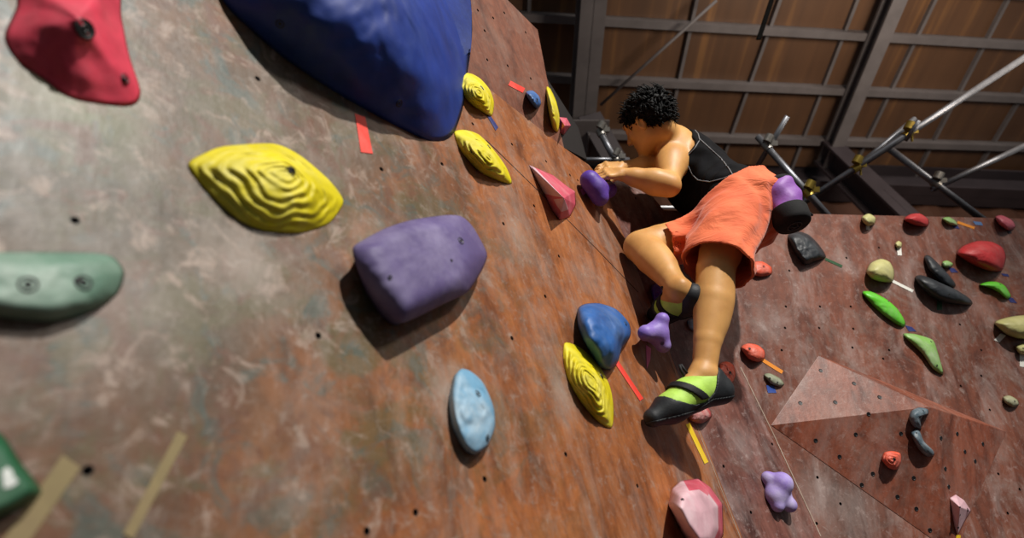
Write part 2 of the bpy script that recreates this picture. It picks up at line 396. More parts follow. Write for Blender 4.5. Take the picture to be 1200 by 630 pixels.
# ------------------------------------------------------------------ scaffold pipes
galv = simple('galvanised_pipe', (132, 134, 140), .4, 0, metal=.7, scale=30, bump=.05)
brass = simple('yellow_zinc_clamp', (176, 150, 70), .35, 0, metal=.8, scale=30, bump=.05)
clampg = simple('steel_clamp', (150, 146, 140), .4, 0, metal=.7, scale=30, bump=.05)
def pipe(label, p0, p1, z0, z1, r=.0243, couplers=(), mat=galv, group=None):
    r *= .78
    a, b = W(*p0, z0), W(*p1, z1); e = empty('scaffold_pipe', a); tag(e, label, 'pipe', group)
    d = (b-a).normalized(); x, y, _ = frame(d)
    n = 20; vs = []; fs = []
    for q_, ri in ((a, r*.82), (a, r), (b, r), (b, r*.82)):
        vs += [q_+(x*math.cos(2*math.pi*i/n)+y*math.sin(2*math.pi*i/n))*ri for i in range(n)]
    vs += [q_ + (x*math.cos(2*math.pi*i/n)+y*math.sin(2*math.pi*i/n))*r*.82 for q_ in (b-d*.05, a+d*.05) for i in range(n)]
    for k in range(5): fs += [[k*n+i, k*n+(i+1) % n, (k+1)*n+(i+1) % n, (k+1)*n+i] for i in range(n)]
    world_mesh('tube', vs, fs, mat, e)
    for (t, cm) in couplers:
        c = a+(b-a)*t
        parts = []
        for off, dd in ((Vector((0, 0, 0)), d), (UP*.045-FW*.02, (RT*.4+UP*.7).normalized())):
            parts.append(tube(c+off-dd*.022, c+off+dd*.022, r*1.28, 16))
        parts.append(box(c+UP*.02+RT*.035, RT*.02, UP*.014, FW*.018))
        parts.append(tube(c+RT*.03-UP*.04, c+RT*.03+UP*.055, .006, 8)); parts.append(tube(c+RT*.03+UP*.035, c+RT*.03+UP*.05, .012, 6))
        world_mesh('coupler', *merge(*parts), cm, e, smooth=False)
    return e
pipe('shiny scaffold pipe leaning down to the right just above the chalk bag', (888, 160), (972, 255), 3.3, 3.0, couplers=((.14, clampg), (.72, brass)))
pipe('short bright scaffold pipe crossing upright above the climber\'s lower back', (923, 136), (888, 194), 3.2, 3.35, .019)
pipe('longest scaffold pipe, running from right frame edge down to wall top', (1215, 58), (940, 238), 3.2, 3.25, couplers=((.55, brass), (.77, brass)))
pipe('second scaffold pipe clamped alongside the longest one', (1072, 139), (992, 206), 3.28, 3.3, .021)
pipe('short bright pipe stub sticking up from the longest scaffold pipe', (1077, 141), (1061, 165), 3.12, 3.18, .013)
pipe('dull scaffold pipe slanting down to the wall top at right', (1034, 168), (1158, 262), 3.5, 3.3, .026, couplers=((.52, clampg),))
pipe('scaffold pipe entering at right below the longest one', (1215, 164), (1092, 222), 3.35, 3.4, .022)
pipe('level scaffold pipe behind the climber\'s hands', (678, 187), (737, 187), 3.4, 3.45, .018, couplers=((.74, clampg),))
pipe('short leaning scaffold pipe beside the left roof column', (702, 152), (722, 190), 3.6, 3.5, .026, couplers=((.1, clampg),))
white_paint = simple('white_painted_pipe', (225, 225, 228), .4, 0, scale=20, bump=0)
pipe('white level pipe seen under the climber\'s belly', (746, 243), (830, 243), 2.75, 2.85, .011, mat=white_paint)
# black strap hanging from the roof
sp = [W(907+(-18)*t, -8+54*t, 3.6) for t in (0, .33, .66, 1)]
sv, sf = merge(*[box((sp[i]+sp[i+1])/2, (sp[i+1]-sp[i])*.52, RT*.014, FW*.008) for i in range(3)])
tag(world_mesh('hanging_strap', sv, sf, simple('black_webbing', (6, 6, 6), .8, 0, spec=.1), smooth=False), 'black strap hanging from the roof at the top edge of the photo', 'strap')

# ------------------------------------------------------------------ signed-distance modelling 
class Field:
    def __init__(s, lo, hi, h):
        s.lo = np.array(lo, np.float32); s.h = h
        s.n = np.ceil((np.array(hi)-np.array(lo))/h).astype(int)+1
        s.d = np.full(s.n, .5, np.float32)
    def sub(s, lo, hi):
        a = np.clip(np.floor((np.array(lo)-s.lo)/s.h).astype(int), 0, s.n); b = np.clip(np.ceil((np.array(hi)-s.lo)/s.h).astype(int)+1, 0, s.n)
        sl = tuple(slice(a[i], b[i]) for i in range(3))
        g = [(s.lo[i]+s.h*np.arange(a[i], b[i], dtype=np.float32)) for i in range(3)]
        return sl, (g[0][:, None, None], g[1][None, :, None], g[2][None, None, :])
    def put(s, sl, d, k, op):
        o = s.d[sl]
        if o.size == 0: return
        if op == 'u':
            hh = np.clip(.5+.5*(o-d)/k, 0, 1); s.d[sl] = o*(1-hh)+d*hh-k*hh*(1-hh)
        elif op == 's':
            d = -d; hh = np.clip(.5-.5*(o-d)/k, 0, 1); s.d[sl] = o*(1-hh)+d*hh+k*hh*(1-hh)
    def cone(s, a, b, r1, r2, k=.02, op='u', flat=None):
        """round cone; flat=(axis, factor) widens it along that axis"""
        a, b = np.array(a, np.float32), np.array(b, np.float32); R = max(r1, r2)*(max(1, flat[1]) if flat else 1)+k*1.6+.02
        sl, (X, Y, Z) = s.sub(np.minimum(a, b)-R, np.maximum(a, b)+R)
        ba = b-a; L = float(ba@ba)+1e-9
        px, py, pz = X-a[0], Y-a[1], Z-a[2]
        t = np.clip((px*ba[0]+py*ba[1]+pz*ba[2])/L, 0, 1)
        qx, qy, qz = px-t*ba[0], py-t*ba[1], pz-t*ba[2]
        q2 = qx*qx+qy*qy+qz*qz
        if flat:
            f = np.array(flat[0], np.float32); f = f/np.linalg.norm(f); w = qx*f[0]+qy*f[1]+qz*f[2]
            q2 = np.maximum(q2-w*w*(1-1/flat[1]**2), 0)
        s.put(sl, np.sqrt(q2)-(r1+(r2-r1)*t), k, op)
    def ell(s, c, ax, r, k=.02, op='u'):
        c = np.array(c, np.float32); R = max(r)+k*1.6+.02
        sl, (X, Y, Z) = s.sub(c-R, c+R)
        p = (X-c[0], Y-c[1], Z-c[2]); k0 = 0; k1 = 0
        for a, q in zip(ax, r):
            w = p[0]*a[0]+p[1]*a[1]+p[2]*a[2]; k0 = k0+(w/q)**2; k1 = k1+(w/q/q)**2
        k0 = np.sqrt(k0); s.put(sl, k0*(k0-1)/np.sqrt(np.maximum(k1, 1e-9)), k, op)
    def grid(s):
        g = [(s.lo[i]+s.h*np.arange(s.n[i], dtype=np.float32)) for i in range(3)]
        return g[0][:, None, None], g[1][None, :, None], g[2][None, None, :]
    def cut(s, p, n, k=.004):       # keep the side n points away from
        X, Y, Z = s.grid(); d = (X-p[0])*n[0]+(Y-p[1])*n[1]+(Z-p[2])*n[2]
        s.d = np.maximum(s.d, d.astype(np.float32))
    def mesh(s):
        d = s.d; sg = d < 0; n = np.array(d.shape)
        cnt = np.zeros(n-1, np.int8)
        for i in (0, 1):
            for j in (0, 1):
                for k in (0, 1): cnt += sg[i:n[0]-1+i, j:n[1]-1+j, k:n[2]-1+k]
        ids = np.argwhere((cnt > 0) & (cnt < 8)); idx = np.full(n-1, -1, np.int64); idx[tuple(ids.T)] = np.arange(len(ids))
        pos = np.zeros((len(ids), 3)); c = np.zeros(len(ids))
        cor = [(i, j, k) for i in (0, 1) for j in (0, 1) for k in (0, 1)]
        for a in cor:
            for ax in range(3):
                if a[ax]: continue
                b = list(a); b[ax] = 1
                da = d[tuple((ids+a).T)].astype(float); db = d[tuple((ids+b).T)].astype(float)
                x = (da < 0) != (db < 0); t = np.where(x, da/np.where(x, da-db, 1), 0)
                q = np.array(a)+t[:, None]*(np.array(b)-np.array(a)); pos[x] += q[x]; c[x] += 1
        V = s.lo+s.h*(ids+pos/c[:, None]); Q = []
        for ax in range(3):
            o1, o2 = [(1, 2), (2, 0), (0, 1)][ax]
            lo = [slice(None)]*3; hi = [slice(None)]*3; lo[ax] = slice(0, -1); hi[ax] = slice(1, None)
            e = np.argwhere(sg[tuple(lo)] != sg[tuple(hi)])
            e = e[(e[:, o1] > 0) & (e[:, o2] > 0) & (e[:, o1] < n[o1]-1) & (e[:, o2] < n[o2]-1)]
            u1 = np.zeros(3, int); u1[o1] = 1; u2 = np.zeros(3, int); u2[o2] = 1
            f = np.stack([idx[tuple((e-u1-u2).T)], idx[tuple((e-u2).T)], idx[tuple(e.T)], idx[tuple((e-u1).T)]], 1)
            fl = ~sg[tuple(e.T)]; f[fl] = f[fl][:, ::-1]; Q.append(f)
        return V, np.concatenate(Q)
def sdf_obj(name, f, mat, parent):
    V, Q = f.mesh(); return world_mesh(name, V, Q, mat, parent)
def lerp(a, b, t): return a+(b-a)*t
def nv(v): return Vector(v).normalized()

# ------------------------------------------------------------------ climbing holds
def catmull(pts, n=240):
    k = len(pts); out = []
    P = [np.array(p, float) for p in pts]
    for i in range(k):
        p0, p1, p2, p3 = P[i-1], P[i], P[(i+1) % k], P[(i+2) % k]
        for j in range(n//k+1):
            t = j/(n//k+1)
            c = .5*((2*p1)+(-p0+p2)*t+(2*p0-5*p1+4*p2-p3)*t*t+(-p0+3*p1-3*p2+p3)*t**3)
            l = p1+(p2-p1)*t
            out.append(c*.75+l*.25)
    return np.array(out)
def polar(pts, ctr, nth=80, linear=False):
    if linear:
        k = len(pts); q = np.concatenate([np.linspace(pts[i], pts[(i+1) % k], 40, endpoint=False) for i in range(k)])
    else: q = catmull(pts)
    # scale to unit box so that long thin outlines sample evenly
    d = q-ctr; sx, sy = np.abs(d).max(axis=0)+1e-6
    th = np.arctan2(d[:, 1]/sy, d[:, 0]/sx); r = np.hypot(d[:, 0]/sx, d[:, 1]/sy)
    o = np.argsort(th); th, r = th[o], r[o]
    tt = np.linspace(-math.pi, math.pi, nth, endpoint=False)
    rr = np.interp(tt, np.concatenate([th-2*math.pi, th, th+2*math.pi]), np.concatenate([r, r, r]))
    return np.stack([ctr[0]+rr*np.cos(tt)*sx, ctr[1]+rr*np.sin(tt)*sy], 1)
HOLDS = {}
def hold(name, label, cat, pl, outline, apex, H, mat, prof='dome', rings=20, ridges=0, ridge_h=.0, rough_h=.0015, rough_s=40, bolts=(), base=None, group=None, key=None, linear=False, nth=96, top=.6, kind=None, clear=()):
    """outline: visible outline (pixels); apex: pixel where the hold stands highest, H metres off the wall"""
    ctr = np.mean(np.array(outline, float), axis=0)
    ol = polar(np.array(outline, float), ctr, nth, linear)
    bs = polar(np.array(base, float), ctr, nth, linear) if base is not None else None
    ap = np.array(apex, float); vs, fs = [], []
    ss = []
    if bs is not None:
        for s in (0, .35, .7): ss.append((bs+(ol-bs)*s, H*.55*s, -1))
    h0 = H*.55 if bs is not None else 0.0
    for i in range(rings):
        s = i/(rings-1)*.985
        if prof == 'dome': g = math.sqrt(max(0, 1-(1-s)**2.2))
        elif prof == 'block': g = min(1, (1-(1-min(1, s/top))**2.4))*.9+.1*s
        elif prof == 'cone': g = s
        elif prof == 'soft': g = math.sin(s*math.pi/2)**.9
        ss.append((ol+(ap-ol)*s, h0+(H-h0)*g, s))
    for ring, h, s in ss:
        for q in ring:
            hh = h
            P = pl.at(q[0], q[1], hh+.0012)
            if s > 0 or s == -1 and h > 0:
                if ridges and s > 0:
                    wob = noise.fractal(P*17, 1, 2, 2)*1.5
                    hh += ridge_h*(.55+.6*noise.noise(P*31))*math.sin(2*math.pi*(s*ridges+wob*.6))*min(1, s*4)*(1-max(0, s-.8)*4)
                if rough_h: hh += rough_h*noise.fractal(P*rough_s, 1, 2, 3)
                P = pl.at(q[0], q[1], max(.0012, hh+.0012))
            vs.append(P)
    for c_ in clear:
        vs = [v if (v-c_.p).dot(c_.n) > .0015 else v+c_.n*(.0015-(v-c_.p).dot(c_.n)) for v in vs]
    R = len(ss)
    for k in range(R-1):
        for i in range(nth): fs.append([k*nth+i, k*nth+(i+1) % nth, (k+1)*nth+(i+1) % nth, (k+1)*nth+i])
    fs.append([(R-1)*nth+i for i in range(nth)]); fs.append([i for i in range(nth)][::-1])
    org = pl.at(*ctr)
    o = world_mesh(name, vs, fs, mat, origin=org); fix_normals(o)
    tag(o, label, cat, group, kind)
    for (u, v, r) in bolts: bolt(o, u, v, r)
    return o
def fix_normals(o):
    bm = bmesh.new(); bm.from_mesh(o.data); bmesh.ops.recalc_face_normals(bm, faces=bm.faces); bm.to_mesh(o.data); bm.free()
def bolt(o, u, v, r, name='bolt'):
    tr = bvh_of(o); d = ray(u, v).normalized(); hit, n, i, t = tr.ray_cast(CAM, d)
    if hit is None: return
    if n.dot(d) > 0: n = -n
    x, y, _ = frame(n); k = 18; vs = []; fs = []
    prof = [(r*1.05, -.0015), (r, .0012), (r*.82, .0008), (r*.72, -.0004), (0.42*r, -.0002), (.40*r, .0009), (.24*r, .0009), (.22*r, .0002)]
    for rr, h in prof: vs += [hit+n*h+(x*math.cos(2*math.pi*j/k)+y*math.sin(2*math.pi*j/k))*rr for j in range(k)]
    for a in range(len(prof)-1): fs += [[a*k+j, a*k+(j+1) % k, (a+1)*k+(j+1) % k, (a+1)*k+j] for j in range(k)]
    fs.append([(len(prof)-1)*k+j for j in range(k)])
    me_o = world_mesh(name, vs, fs, dark_metal, o)
    me_o['label'] = 'dark recessed bolt'
    return me_o
def tape(label, pl, quad, mat, group=None, h=.0016):
    vs = [pl.at(u, v, .0008) for u, v in quad]+[pl.at(u, v, h) for u, v in quad]
    fs = [[3, 2, 1, 0], [4, 5, 6, 7]]+[[i, (i+1) % 4, 4+(i+1) % 4, 4+i] for i in range(4)]
    o = world_mesh('tape_strip', vs, fs, mat, smooth=False); fix_normals(o)
    return tag(o, label, 'tape', group)
def strip(label, pl, p, q, w, mat):
    p, q = np.array(p, float), np.array(q, float); d = q-p; n = np.array([-d[1], d[0]])/np.hypot(*d)*w/2
    return tape(label, pl, [tuple(p+n), tuple(q+n), tuple(q-n), tuple(p-n)], mat)

yel = M((222, 206, 16), rough=.55, chalk=.45, chalk_rgb=(205, 205, 150), dark=.7, scale=10)
red = M((230, 70, 94), rough=.5, chalk=.3, chalk_rgb=(190, 120, 125), dark=.65, scale=12)
blue_v = M((22, 54, 138), rough=.55, chalk=.22, chalk_rgb=(90, 110, 150), dark=.6, scale=6, bump=.1)
pur_v = M((94, 82, 128), rough=.6, chalk=.6, chalk_rgb=(156, 148, 178), dark=.75, scale=7, bump=.08)
grn_p = M((112, 146, 128), rough=.5, chalk=.7, chalk_rgb=(178, 190, 180), scale=9)
grn_d = M((18, 92, 58), rough=.5, chalk=.15, scale=9)
pale_b = M((110, 160, 192), rough=.55, chalk=.8, chalk_rgb=(196, 206, 210), scale=9)
blu = M((44, 98, 168), rough=.5, chalk=.5, chalk_rgb=(120, 140, 165), dark=.6, scale=12)
pink = M((204, 84, 104), rough=.5, chalk=.35, chalk_rgb=(225, 190, 195), scale=12)
pinkw = M((214, 170, 180), rough=.5, chalk=.5, chalk_rgb=(232, 222, 224), scale=12)
pur = M((88, 56, 158), rough=.5, chalk=.3, chalk_rgb=(150, 140, 180), scale=16)
pur_l = M((140, 112, 198), rough=.5, chalk=.5, chalk_rgb=(190, 184, 210), scale=16)
orange = M((214, 82, 52), rough=.5, chalk=.25, scale=16)
blk = M((30, 33, 38), rough=.5, chalk=.35, chalk_rgb=(100, 108, 114), scale=10)
cream = M((186, 182, 120), rough=.5, chalk=.25, chalk_rgb=(205, 200, 180), scale=12)
lime = M((86, 196, 22), rough=.4, chalk=.6, chalk_rgb=(150, 170, 130), scale=9)
lime2 = M((130, 180, 90), rough=.4, chalk=.8, chalk_rgb=(170, 172, 160), scale=9)
redd = M((186, 46, 50), rough=.5, chalk=.35, chalk_rgb=(180, 120, 115), scale=12)
greyb = M((72, 92, 104), rough=.5, chalk=.6, chalk_rgb=(176, 178, 178), scale=20)

hold('climbing_hold', 'large red climbing hold cut off by top left corner', 'climbing hold', A, [(22, -40), (20, 5), (5, 42), (20, 70), (50, 92), (85, 115), (140, 124), (160, 121), (165, 106), (152, 66), (143, 22), (132, -40)], (92, 22), .075, red, 'cone', rough_h=.006, rough_s=16, bolts=((100, 34, .013), (147, 92, .007)))
hold('climbing_volume', 'huge dark blue dome volume at top centre', 'climbing volume', A, [(232, -60), (262, 2), (300, 40), (340, 73), (400, 112), (450, 140), (488, 159), (506, 165), (522, 164), (533, 154), (543, 124), (548, 84), (545, 42), (533, -5), (505, -70), (440, -130), (340, -140), (260, -110)], (455, -25), .18, blue_v, 'soft', rough_h=.006, rough_s=11, rings=34, nth=180, bolts=((328, 28, .008), (468, 121, .009)), clear=(A2,))
hold('climbing_hold', 'big yellow ridged hold left of the purple block', 'climbing hold', A, [(220, 193), (240, 179), (263, 171), (320, 168), (352, 182), (385, 210), (400, 229), (402, 240), (385, 262), (350, 273), (310, 270), (280, 258), (245, 226)], (338, 203), .055, yel, 'soft', 60, 7, .0032, .0015, bolts=((340, 201, .0085),), nth=160)
hold('climbing_hold', 'purple rounded block hold in the middle of the left wall', 'climbing hold', A, [(413, 291), (422, 283), (450, 268), (480, 258), (520, 252), (540, 253), (553, 264), (566, 286), (571, 300), (564, 318), (548, 342), (520, 356), (490, 371), (472, 378), (464, 374), (440, 345), (418, 312)], (512, 292), .085, pur_v, 'block', 26, rough_h=.001, base=[(418, 300), (450, 290), (500, 280), (545, 285), (556, 312), (530, 345), (490, 366), (464, 381), (445, 368), (425, 335)], bolts=((540, 282, .008), (457, 325, .004), (529, 305, .003)), top=.45, nth=140)
hold('climbing_hold', 'pale green two-hole hold cut by left frame edge', 'climbing hold', A, [(-45, 298), (0, 295), (60, 295), (110, 296), (133, 301), (146, 319), (138, 344), (110, 364), (60, 377), (0, 372), (-45, 360)], (55, 330), .03, grn_p, 'block', 20, bolts=((33, 333, .009), (98, 331, .009)), top=.5)
gv = hold('climbing_volume', 'dark green flat volume in the bottom left corner', 'climbing volume', A, [(-30, 500), (2, 508), (24, 540), (49, 575), (30, 592), (0, 607), (-30, 612)], (5, 560), .03, grn_d, 'block', 16, top=.4, rough_h=0)
hold('climbing_hold', 'pale blue oblong hold alone low on the left wall', 'climbing hold', A, [(541, 432), (534, 440), (530, 465), (534, 495), (545, 522), (557, 531), (571, 522), (580, 500), (578, 475), (566, 448), (552, 435)], (566, 480), .035, pale_b, 'dome', 22, 2, .002, base=[(538, 436), (531, 442), (526, 470), (530, 500), (544, 527), (557, 532), (566, 515), (570, 495), (570, 470), (560, 450), (548, 438)], bolts=((560, 461, .007), (571, 513, .006)))
hold('climbing_hold', 'bright blue lumpy hold above the red tape by the climber\'s left shoe', 'climbing hold', A, [(677, 362), (685, 356), (702, 355), (722, 362), (737, 378), (739, 393), (729, 408), (724, 424), (715, 433), (702, 429), (692, 414), (683, 398), (677, 380)], (716, 385), .085, blu, 'dome', 26, rough_h=.007, rough_s=13, bolts=((733, 379, .007),))
hold('climbing_hold', 'yellow ridged hold directly under the bright blue lumpy hold', 'climbing hold', A, [(662, 401), (680, 407), (700, 425), (714, 450), (719, 475), (717, 501), (700, 493), (680, 470), (666, 445), (660, 420)], (694, 448), .05, yel, 'soft', 50, 6, .0035, .002, bolts=((705, 440, .009),), nth=150)
hold('climbing_hold', 'yellow ridged hold peeping out right of the blue dome, above the blue tape', 'climbing hold', A, [(542, 86), (552, 86), (563, 92), (574, 105), (579, 120), (576, 136), (562, 129), (548, 118), (538, 100)], (562, 108), .05, yel, 'soft', 40, 5, .003, bolts=((565, 103, .008),), nth=120)
hold('climbing_hold', 'yellow leaf-shaped hold just below the tip of the blue dome', 'climbing hold', A, [(532, 155), (545, 152), (562, 158), (580, 177), (594, 197), (600, 215), (585, 212), (562, 201), (541, 178)], (570, 182), .05, yel, 'soft', 40, 4, .003, bolts=((573, 172, .008), (553, 178, .007)), nth=120)
def mm(a, b): return [a, b]
pf = hold('climbing_hold', 'pink and white pointed hold on the wall left of the climber\'s hands', 'climbing hold', A, [(620, 193), (648, 205), (666, 219), (674, 224), (675, 240), (668, 254), (656, 258), (647, 246), (638, 228), (628, 209)], (661, 232), .085, [pink, pinkw], 'cone', 14, rough_h=0, linear=True)
def sectors(o, nth, rings, tests, idx=1):
    for k, p_ in enumerate(o.data.polygons):
        if k >= nth*rings: break
        th = -math.pi+2*math.pi*(k % nth)/nth; t = (k//nth)/rings
        p_.material_index = idx if any(a <= th <= b and c <= t <= d for a, b, c, d in tests) else 0
sectors(pf, 96, 13, [(-3.1, -2.3, 0, 1), (.9, 2.6, .35, 1)])
def blob_hold(label, pl, lobes, mat, bolts=(), k=.016, links=None, clear=()):
    """knobbly cast hold: lobes = (u, v, height, radius) welded together and to a foot on the wall"""
    P = [pl.at(u, v, h) for u, v, h, r in lobes]; ft = [pl.at(u, v, .004) for u, v, h, r in lobes]
    lo_ = np.min([tuple(x) for x in P+ft], axis=0)-.09; hi_ = np.max([tuple(x) for x in P+ft], axis=0)+.09
    f = Field(lo_, hi_, .0035)
    for (u, v, h, r), p_ in zip(lobes, P): f.cone(p_, p_+pl.n*.001, r, r, k)
    for a, b in (links or []): f.cone(P[a], P[b], lobes[a][3]*.72, lobes[b][3]*.72, k)
    c = sum(ft, Vector((0, 0, 0)))/len(ft)
    for (u, v, h, r), p_ in zip(lobes, P):
        if h < .07: f.cone(c*.35+pl.at(u, v, 0)*.65+pl.n*.006, p_, r*.85, r*.9, k)
    f.cone(c+pl.n*.008, sum(P, Vector((0, 0, 0)))/len(P), .034, .03, k)
    for c_ in (pl,)+tuple(clear): f.cut(tuple(c_.p+c_.n*.0016), tuple(-c_.n))
    V, Q = f.mesh(); o = world_mesh('climbing_hold', V, Q, mat, origin=c); fix_normals(o); tag(o, label, 'climbing hold')
    for b in bolts: bolt(o, *b)
    return o
h1 = blob_hold('violet pinch hold gripped by both hands', A, [(691, 211, .05, .030), (703, 231, .05, .026), (713, 222, .055, .026), (698, 220, .055, .029)], pur, k=.028, links=[(0, 3), (3, 1), (3, 2)], clear=(B,))
h2 = blob_hold('lilac twisted foothold under the toe of the right shoe', A, [(776, 374, .11, .019), (757, 390, .06, .019), (777, 404, .075, .022), (770, 390, .075, .026)], pur_l, ((776, 402, .006),), k=.026, links=[(0, 3), (3, 1), (3, 2)], clear=(B,))
hold('climbing_hold', 'dark violet hold half hidden behind the right shoe', 'climbing hold', B, [(763, 335), (776, 330), (792, 336), (795, 352), (780, 360), (766, 352)], (778, 345), .04, pur, 'dome', 16, rough_h=.006)
ph = hold('climbing_hold', 'pink and white faceted hold cut by bottom edge below the left shoe', 'climbing hold', A, [(797, 563), (818, 560), (832, 570), (847, 590), (848, 626), (838, 650), (820, 652), (800, 625), (783, 591), (787, 572)], (822, 600), .10, [pinkw, pink], 'block', 22, rough_h=0, top=.5, linear=True, bolts=((800, 585, .004),))
sectors(ph, 96, 21, [(-2.2, -.9, 0, .3), (-.9, .9, 0, .22)])
hold('climbing_hold', 'small reddish foothold under the arch of the left shoe', 'climbing hold', B, [(803, 482), (815, 476), (830, 478), (834, 488), (822, 496), (808, 493)], (818, 485), .05, M((170, 72, 72), chalk=.6), 'dome', 16, rough_h=.004)
lh = blob_hold('lavender and white knobbly hold on the narrow wall below the shoes', B, [(916, 566, .045, .034), (900, 560, .015, .018), (907, 580, .02, .024), (925, 591, .03, .020), (911, 592, .02, .018)], M((150, 126, 206), chalk=.75, chalk_rgb=(214, 210, 222), scale=9), links=[(0, 2), (2, 3), (1, 2)], k=.02)
hold('climbing_hold', 'orange hooked hold just behind the left ankle', 'climbing hold', B, [(843, 426), (852, 423), (860, 428), (862, 440), (856, 452), (848, 448), (843, 438)], (853, 437), .035, orange, 'dome', 16, rough_h=.006, bolts=((856, 437, .008),))
hold('climbing_hold', 'light blue hold peeping out behind the right heel', 'climbing hold', B, [(806, 375), (818, 373), (822, 384), (814, 388), (807, 383)], (815, 380), .02, pale_b, 'dome', 12)
hold('climbing_hold', 'small blue hold beside red tape on the upper panel', 'climbing hold', A2, [(616, 108), (624, 106), (632, 113), (634, 122), (629, 127), (621, 119)], (626, 115), .05, blu, 'dome', 18, rough_h=.004, bolts=((629, 117, .006),))
hold('climbing_hold', 'slim yellow hold on the right edge of the upper panel', 'climbing hold', A2, [(640, 103), (645, 104), (652, 119), (656, 138), (654, 154), (648, 151), (643, 132)], (648, 128), .06, yel, 'soft', 20, 3, .002)
hold('climbing_hold', 'pink hold on the dark flank behind the slim yellow hold', 'climbing hold', fl, [(655, 137), (664, 138), (669, 147), (661, 158), (655, 155)], (662, 147), .05, pink, 'cone', 10, rough_h=0, linear=True)

# --- wooden pyramid volume on the right wall
bC = lambda u, v: C.at(u, v, .0012)
vl, vt, vr, vb2, vb = bC(903, 498), bC(959, 416), bC(1180, 505), bC(1140, 594), bC(1121, 652)
pk = C.at(1088, 476, .13)
wV = wood('ply_volume', (92, 46, 32), (140, 76, 54), (158, 94, 72), .3, (172, 150, 142), [(.1, .2, .1, .35)], (), .9, .42)
vmw = wall_frame(C, alongC, vl); vinv = vmw.inverted()
verts = [vl, vt, vr, vb2, vb, pk]
me = bpy.data.meshes.new('wooden_volume'); me.from_pydata([vinv@v for v in verts], [], [[0, 5, 1], [1, 5, 2], [2, 5, 3], [3, 5, 4], [4, 5, 0], [0, 1, 2, 3, 4]]); me.update()
vol = link('wooden_volume', me, wV); vol.matrix_world = vmw; fix_normals(vol)
bv = vol.modifiers.new('bev', 'BEVEL'); bv.width = .003; bv.segments = 2
tag(vol, 'large brown wooden pyramid volume bolted low on the right wall', 'climbing volume')
F1 = Plane.pts(vl, vt, pk); F2 = Plane.pts(vl, pk, vb); F3 = Plane.pts(pk, vr, vb2); F4 = Plane.pts(pk, vb2, vb)
def vol_nut(pl, u, v):
    k = bpy.data.objects.new('t_nut', vnut_me); COL.objects.link(k); k.parent = vol
    mm_ = wall_frame(pl, alongC, pl.at(u, v, .0006)); k.matrix_local = vinv@mm_
    return k
bm = bmesh.new()
n_ = 14; rows = []
for r, z in [(.0085, -.0005), (.0078, .0006), (.006, .0003), (.0052, -.0003)]: rows.append([bm.verts.new((r*math.cos(2*math.pi*i/n_), r*math.sin(2*math.pi*i/n_), z)) for i in range(n_)])
for k in range(3):
    for i in range(n_): bm.faces.new((rows[k][i], rows[k][(i+1) % n_], rows[k+1][(i+1) % n_], rows[k+1][i]))
bm.faces.new(rows[3]); vnut_me = bpy.data.meshes.new('t_nut'); bm.to_mesh(vnut_me); bm.free(); vnut_me.materials.append(dark_metal)
for u, v in ((962, 434), (1001, 449), (938, 472), (979, 471), (1031, 465)): vol_nut(F1, u, v)
for u, v in ((1018, 485), (956, 516), (1003, 509), (1056, 508), (984, 535), (1023, 555), (1071, 560), (1074, 596), (1090, 621), (1010, 568), (1052, 582)): vol_nut(F2, u, v)
for u, v in ((1122, 508), (1143, 540), (1131, 529), (1152, 520)): vol_nut(F3, u, v)
for u, v in ((1103, 513), (1108, 549), (1112, 570)): vol_nut(F4, u, v)

# --- holds on the right wall
def ell(cx, cy, rx, ry, ang=0, n=12, k=0):
    a = math.radians(ang); o = []
    for i in range(n):
        t = 2*math.pi*i/n; x, y = rx*math.cos(t), ry*math.sin(t)
        o.append((cx+x*math.cos(a)-y*math.sin(a), cy+x*math.sin(a)+y*math.cos(a)))
    return o
CH = 'climbing hold'
hold('climbing_hold', 'orange-red egg hold above the olive two-hole hold on the right wall', CH, C, [(868, 407), (876, 402), (888, 404), (896, 411), (896, 420), (888, 424), (877, 420)], (884, 412), .04, orange, 'dome', 16, rough_h=.003, bolts=((878, 408, .006),))
hold('climbing_hold', 'small olive two-hole hold above the square blue tape', CH, C, [(895, 439), (902, 437), (914, 443), (919, 450), (914, 453), (903, 449)], (907, 445), .02, M((120, 128, 100), chalk=.4), 'dome', 14, bolts=((902, 443, .004), (911, 448, .004)))
hold('climbing_hold', 'black shield-shaped hold behind and below the chalk bag', CH, C, [(923, 276), (935, 271), (948, 275), (960, 287), (968, 301), (955, 307), (943, 310), (931, 296)], (945, 290), .05, blk, 'block', 18, rough_h=.003, top=.5)
hold('climbing_hold', 'orange hold half hidden under the hem of the shorts', CH, C, [(881, 308), (893, 306), (904, 313), (904, 321), (892, 324), (882, 321)], (893, 314), .03, orange, 'dome', 14, bolts=((895, 312, .006),))
hold('climbing_hold', 'olive round hold at the wall top above white tape', CH, C, [(1010, 254), (1018, 250), (1026, 255), (1025, 262), (1017, 265), (1011, 260)], (1018, 256), .05, cream, 'dome', 14)
hold('climbing_hold', 'flat red hold along the top edge of the right wall', CH, C, [(1059, 257), (1066, 251), (1078, 250), (1088, 257), (1087, 265), (1072, 264)], (1074, 255), .06, redd, 'dome', 14)
hold('climbing_hold', 'tiny lime hold at wall top left of orange tape', CH, C, [(1104, 256), (1112, 254), (1120, 259), (1122, 264), (1112, 263)], (1113, 258), .03, lime2, 'dome', 12)
hold('climbing_hold', 'pink oval hold at the wall top near right frame edge', CH, C, [(1166, 254), (1174, 252), (1186, 258), (1190, 266), (1182, 270), (1171, 263)], (1178, 259), .05, pink, 'dome', 14)
hold('climbing_hold', 'tiny cream hold above white tape, below the flat red hold', CH, C, [(1049, 285), (1053, 282), (1057, 285), (1056, 290), (1051, 290)], (1053, 286), .02, cream, 'dome', 10)
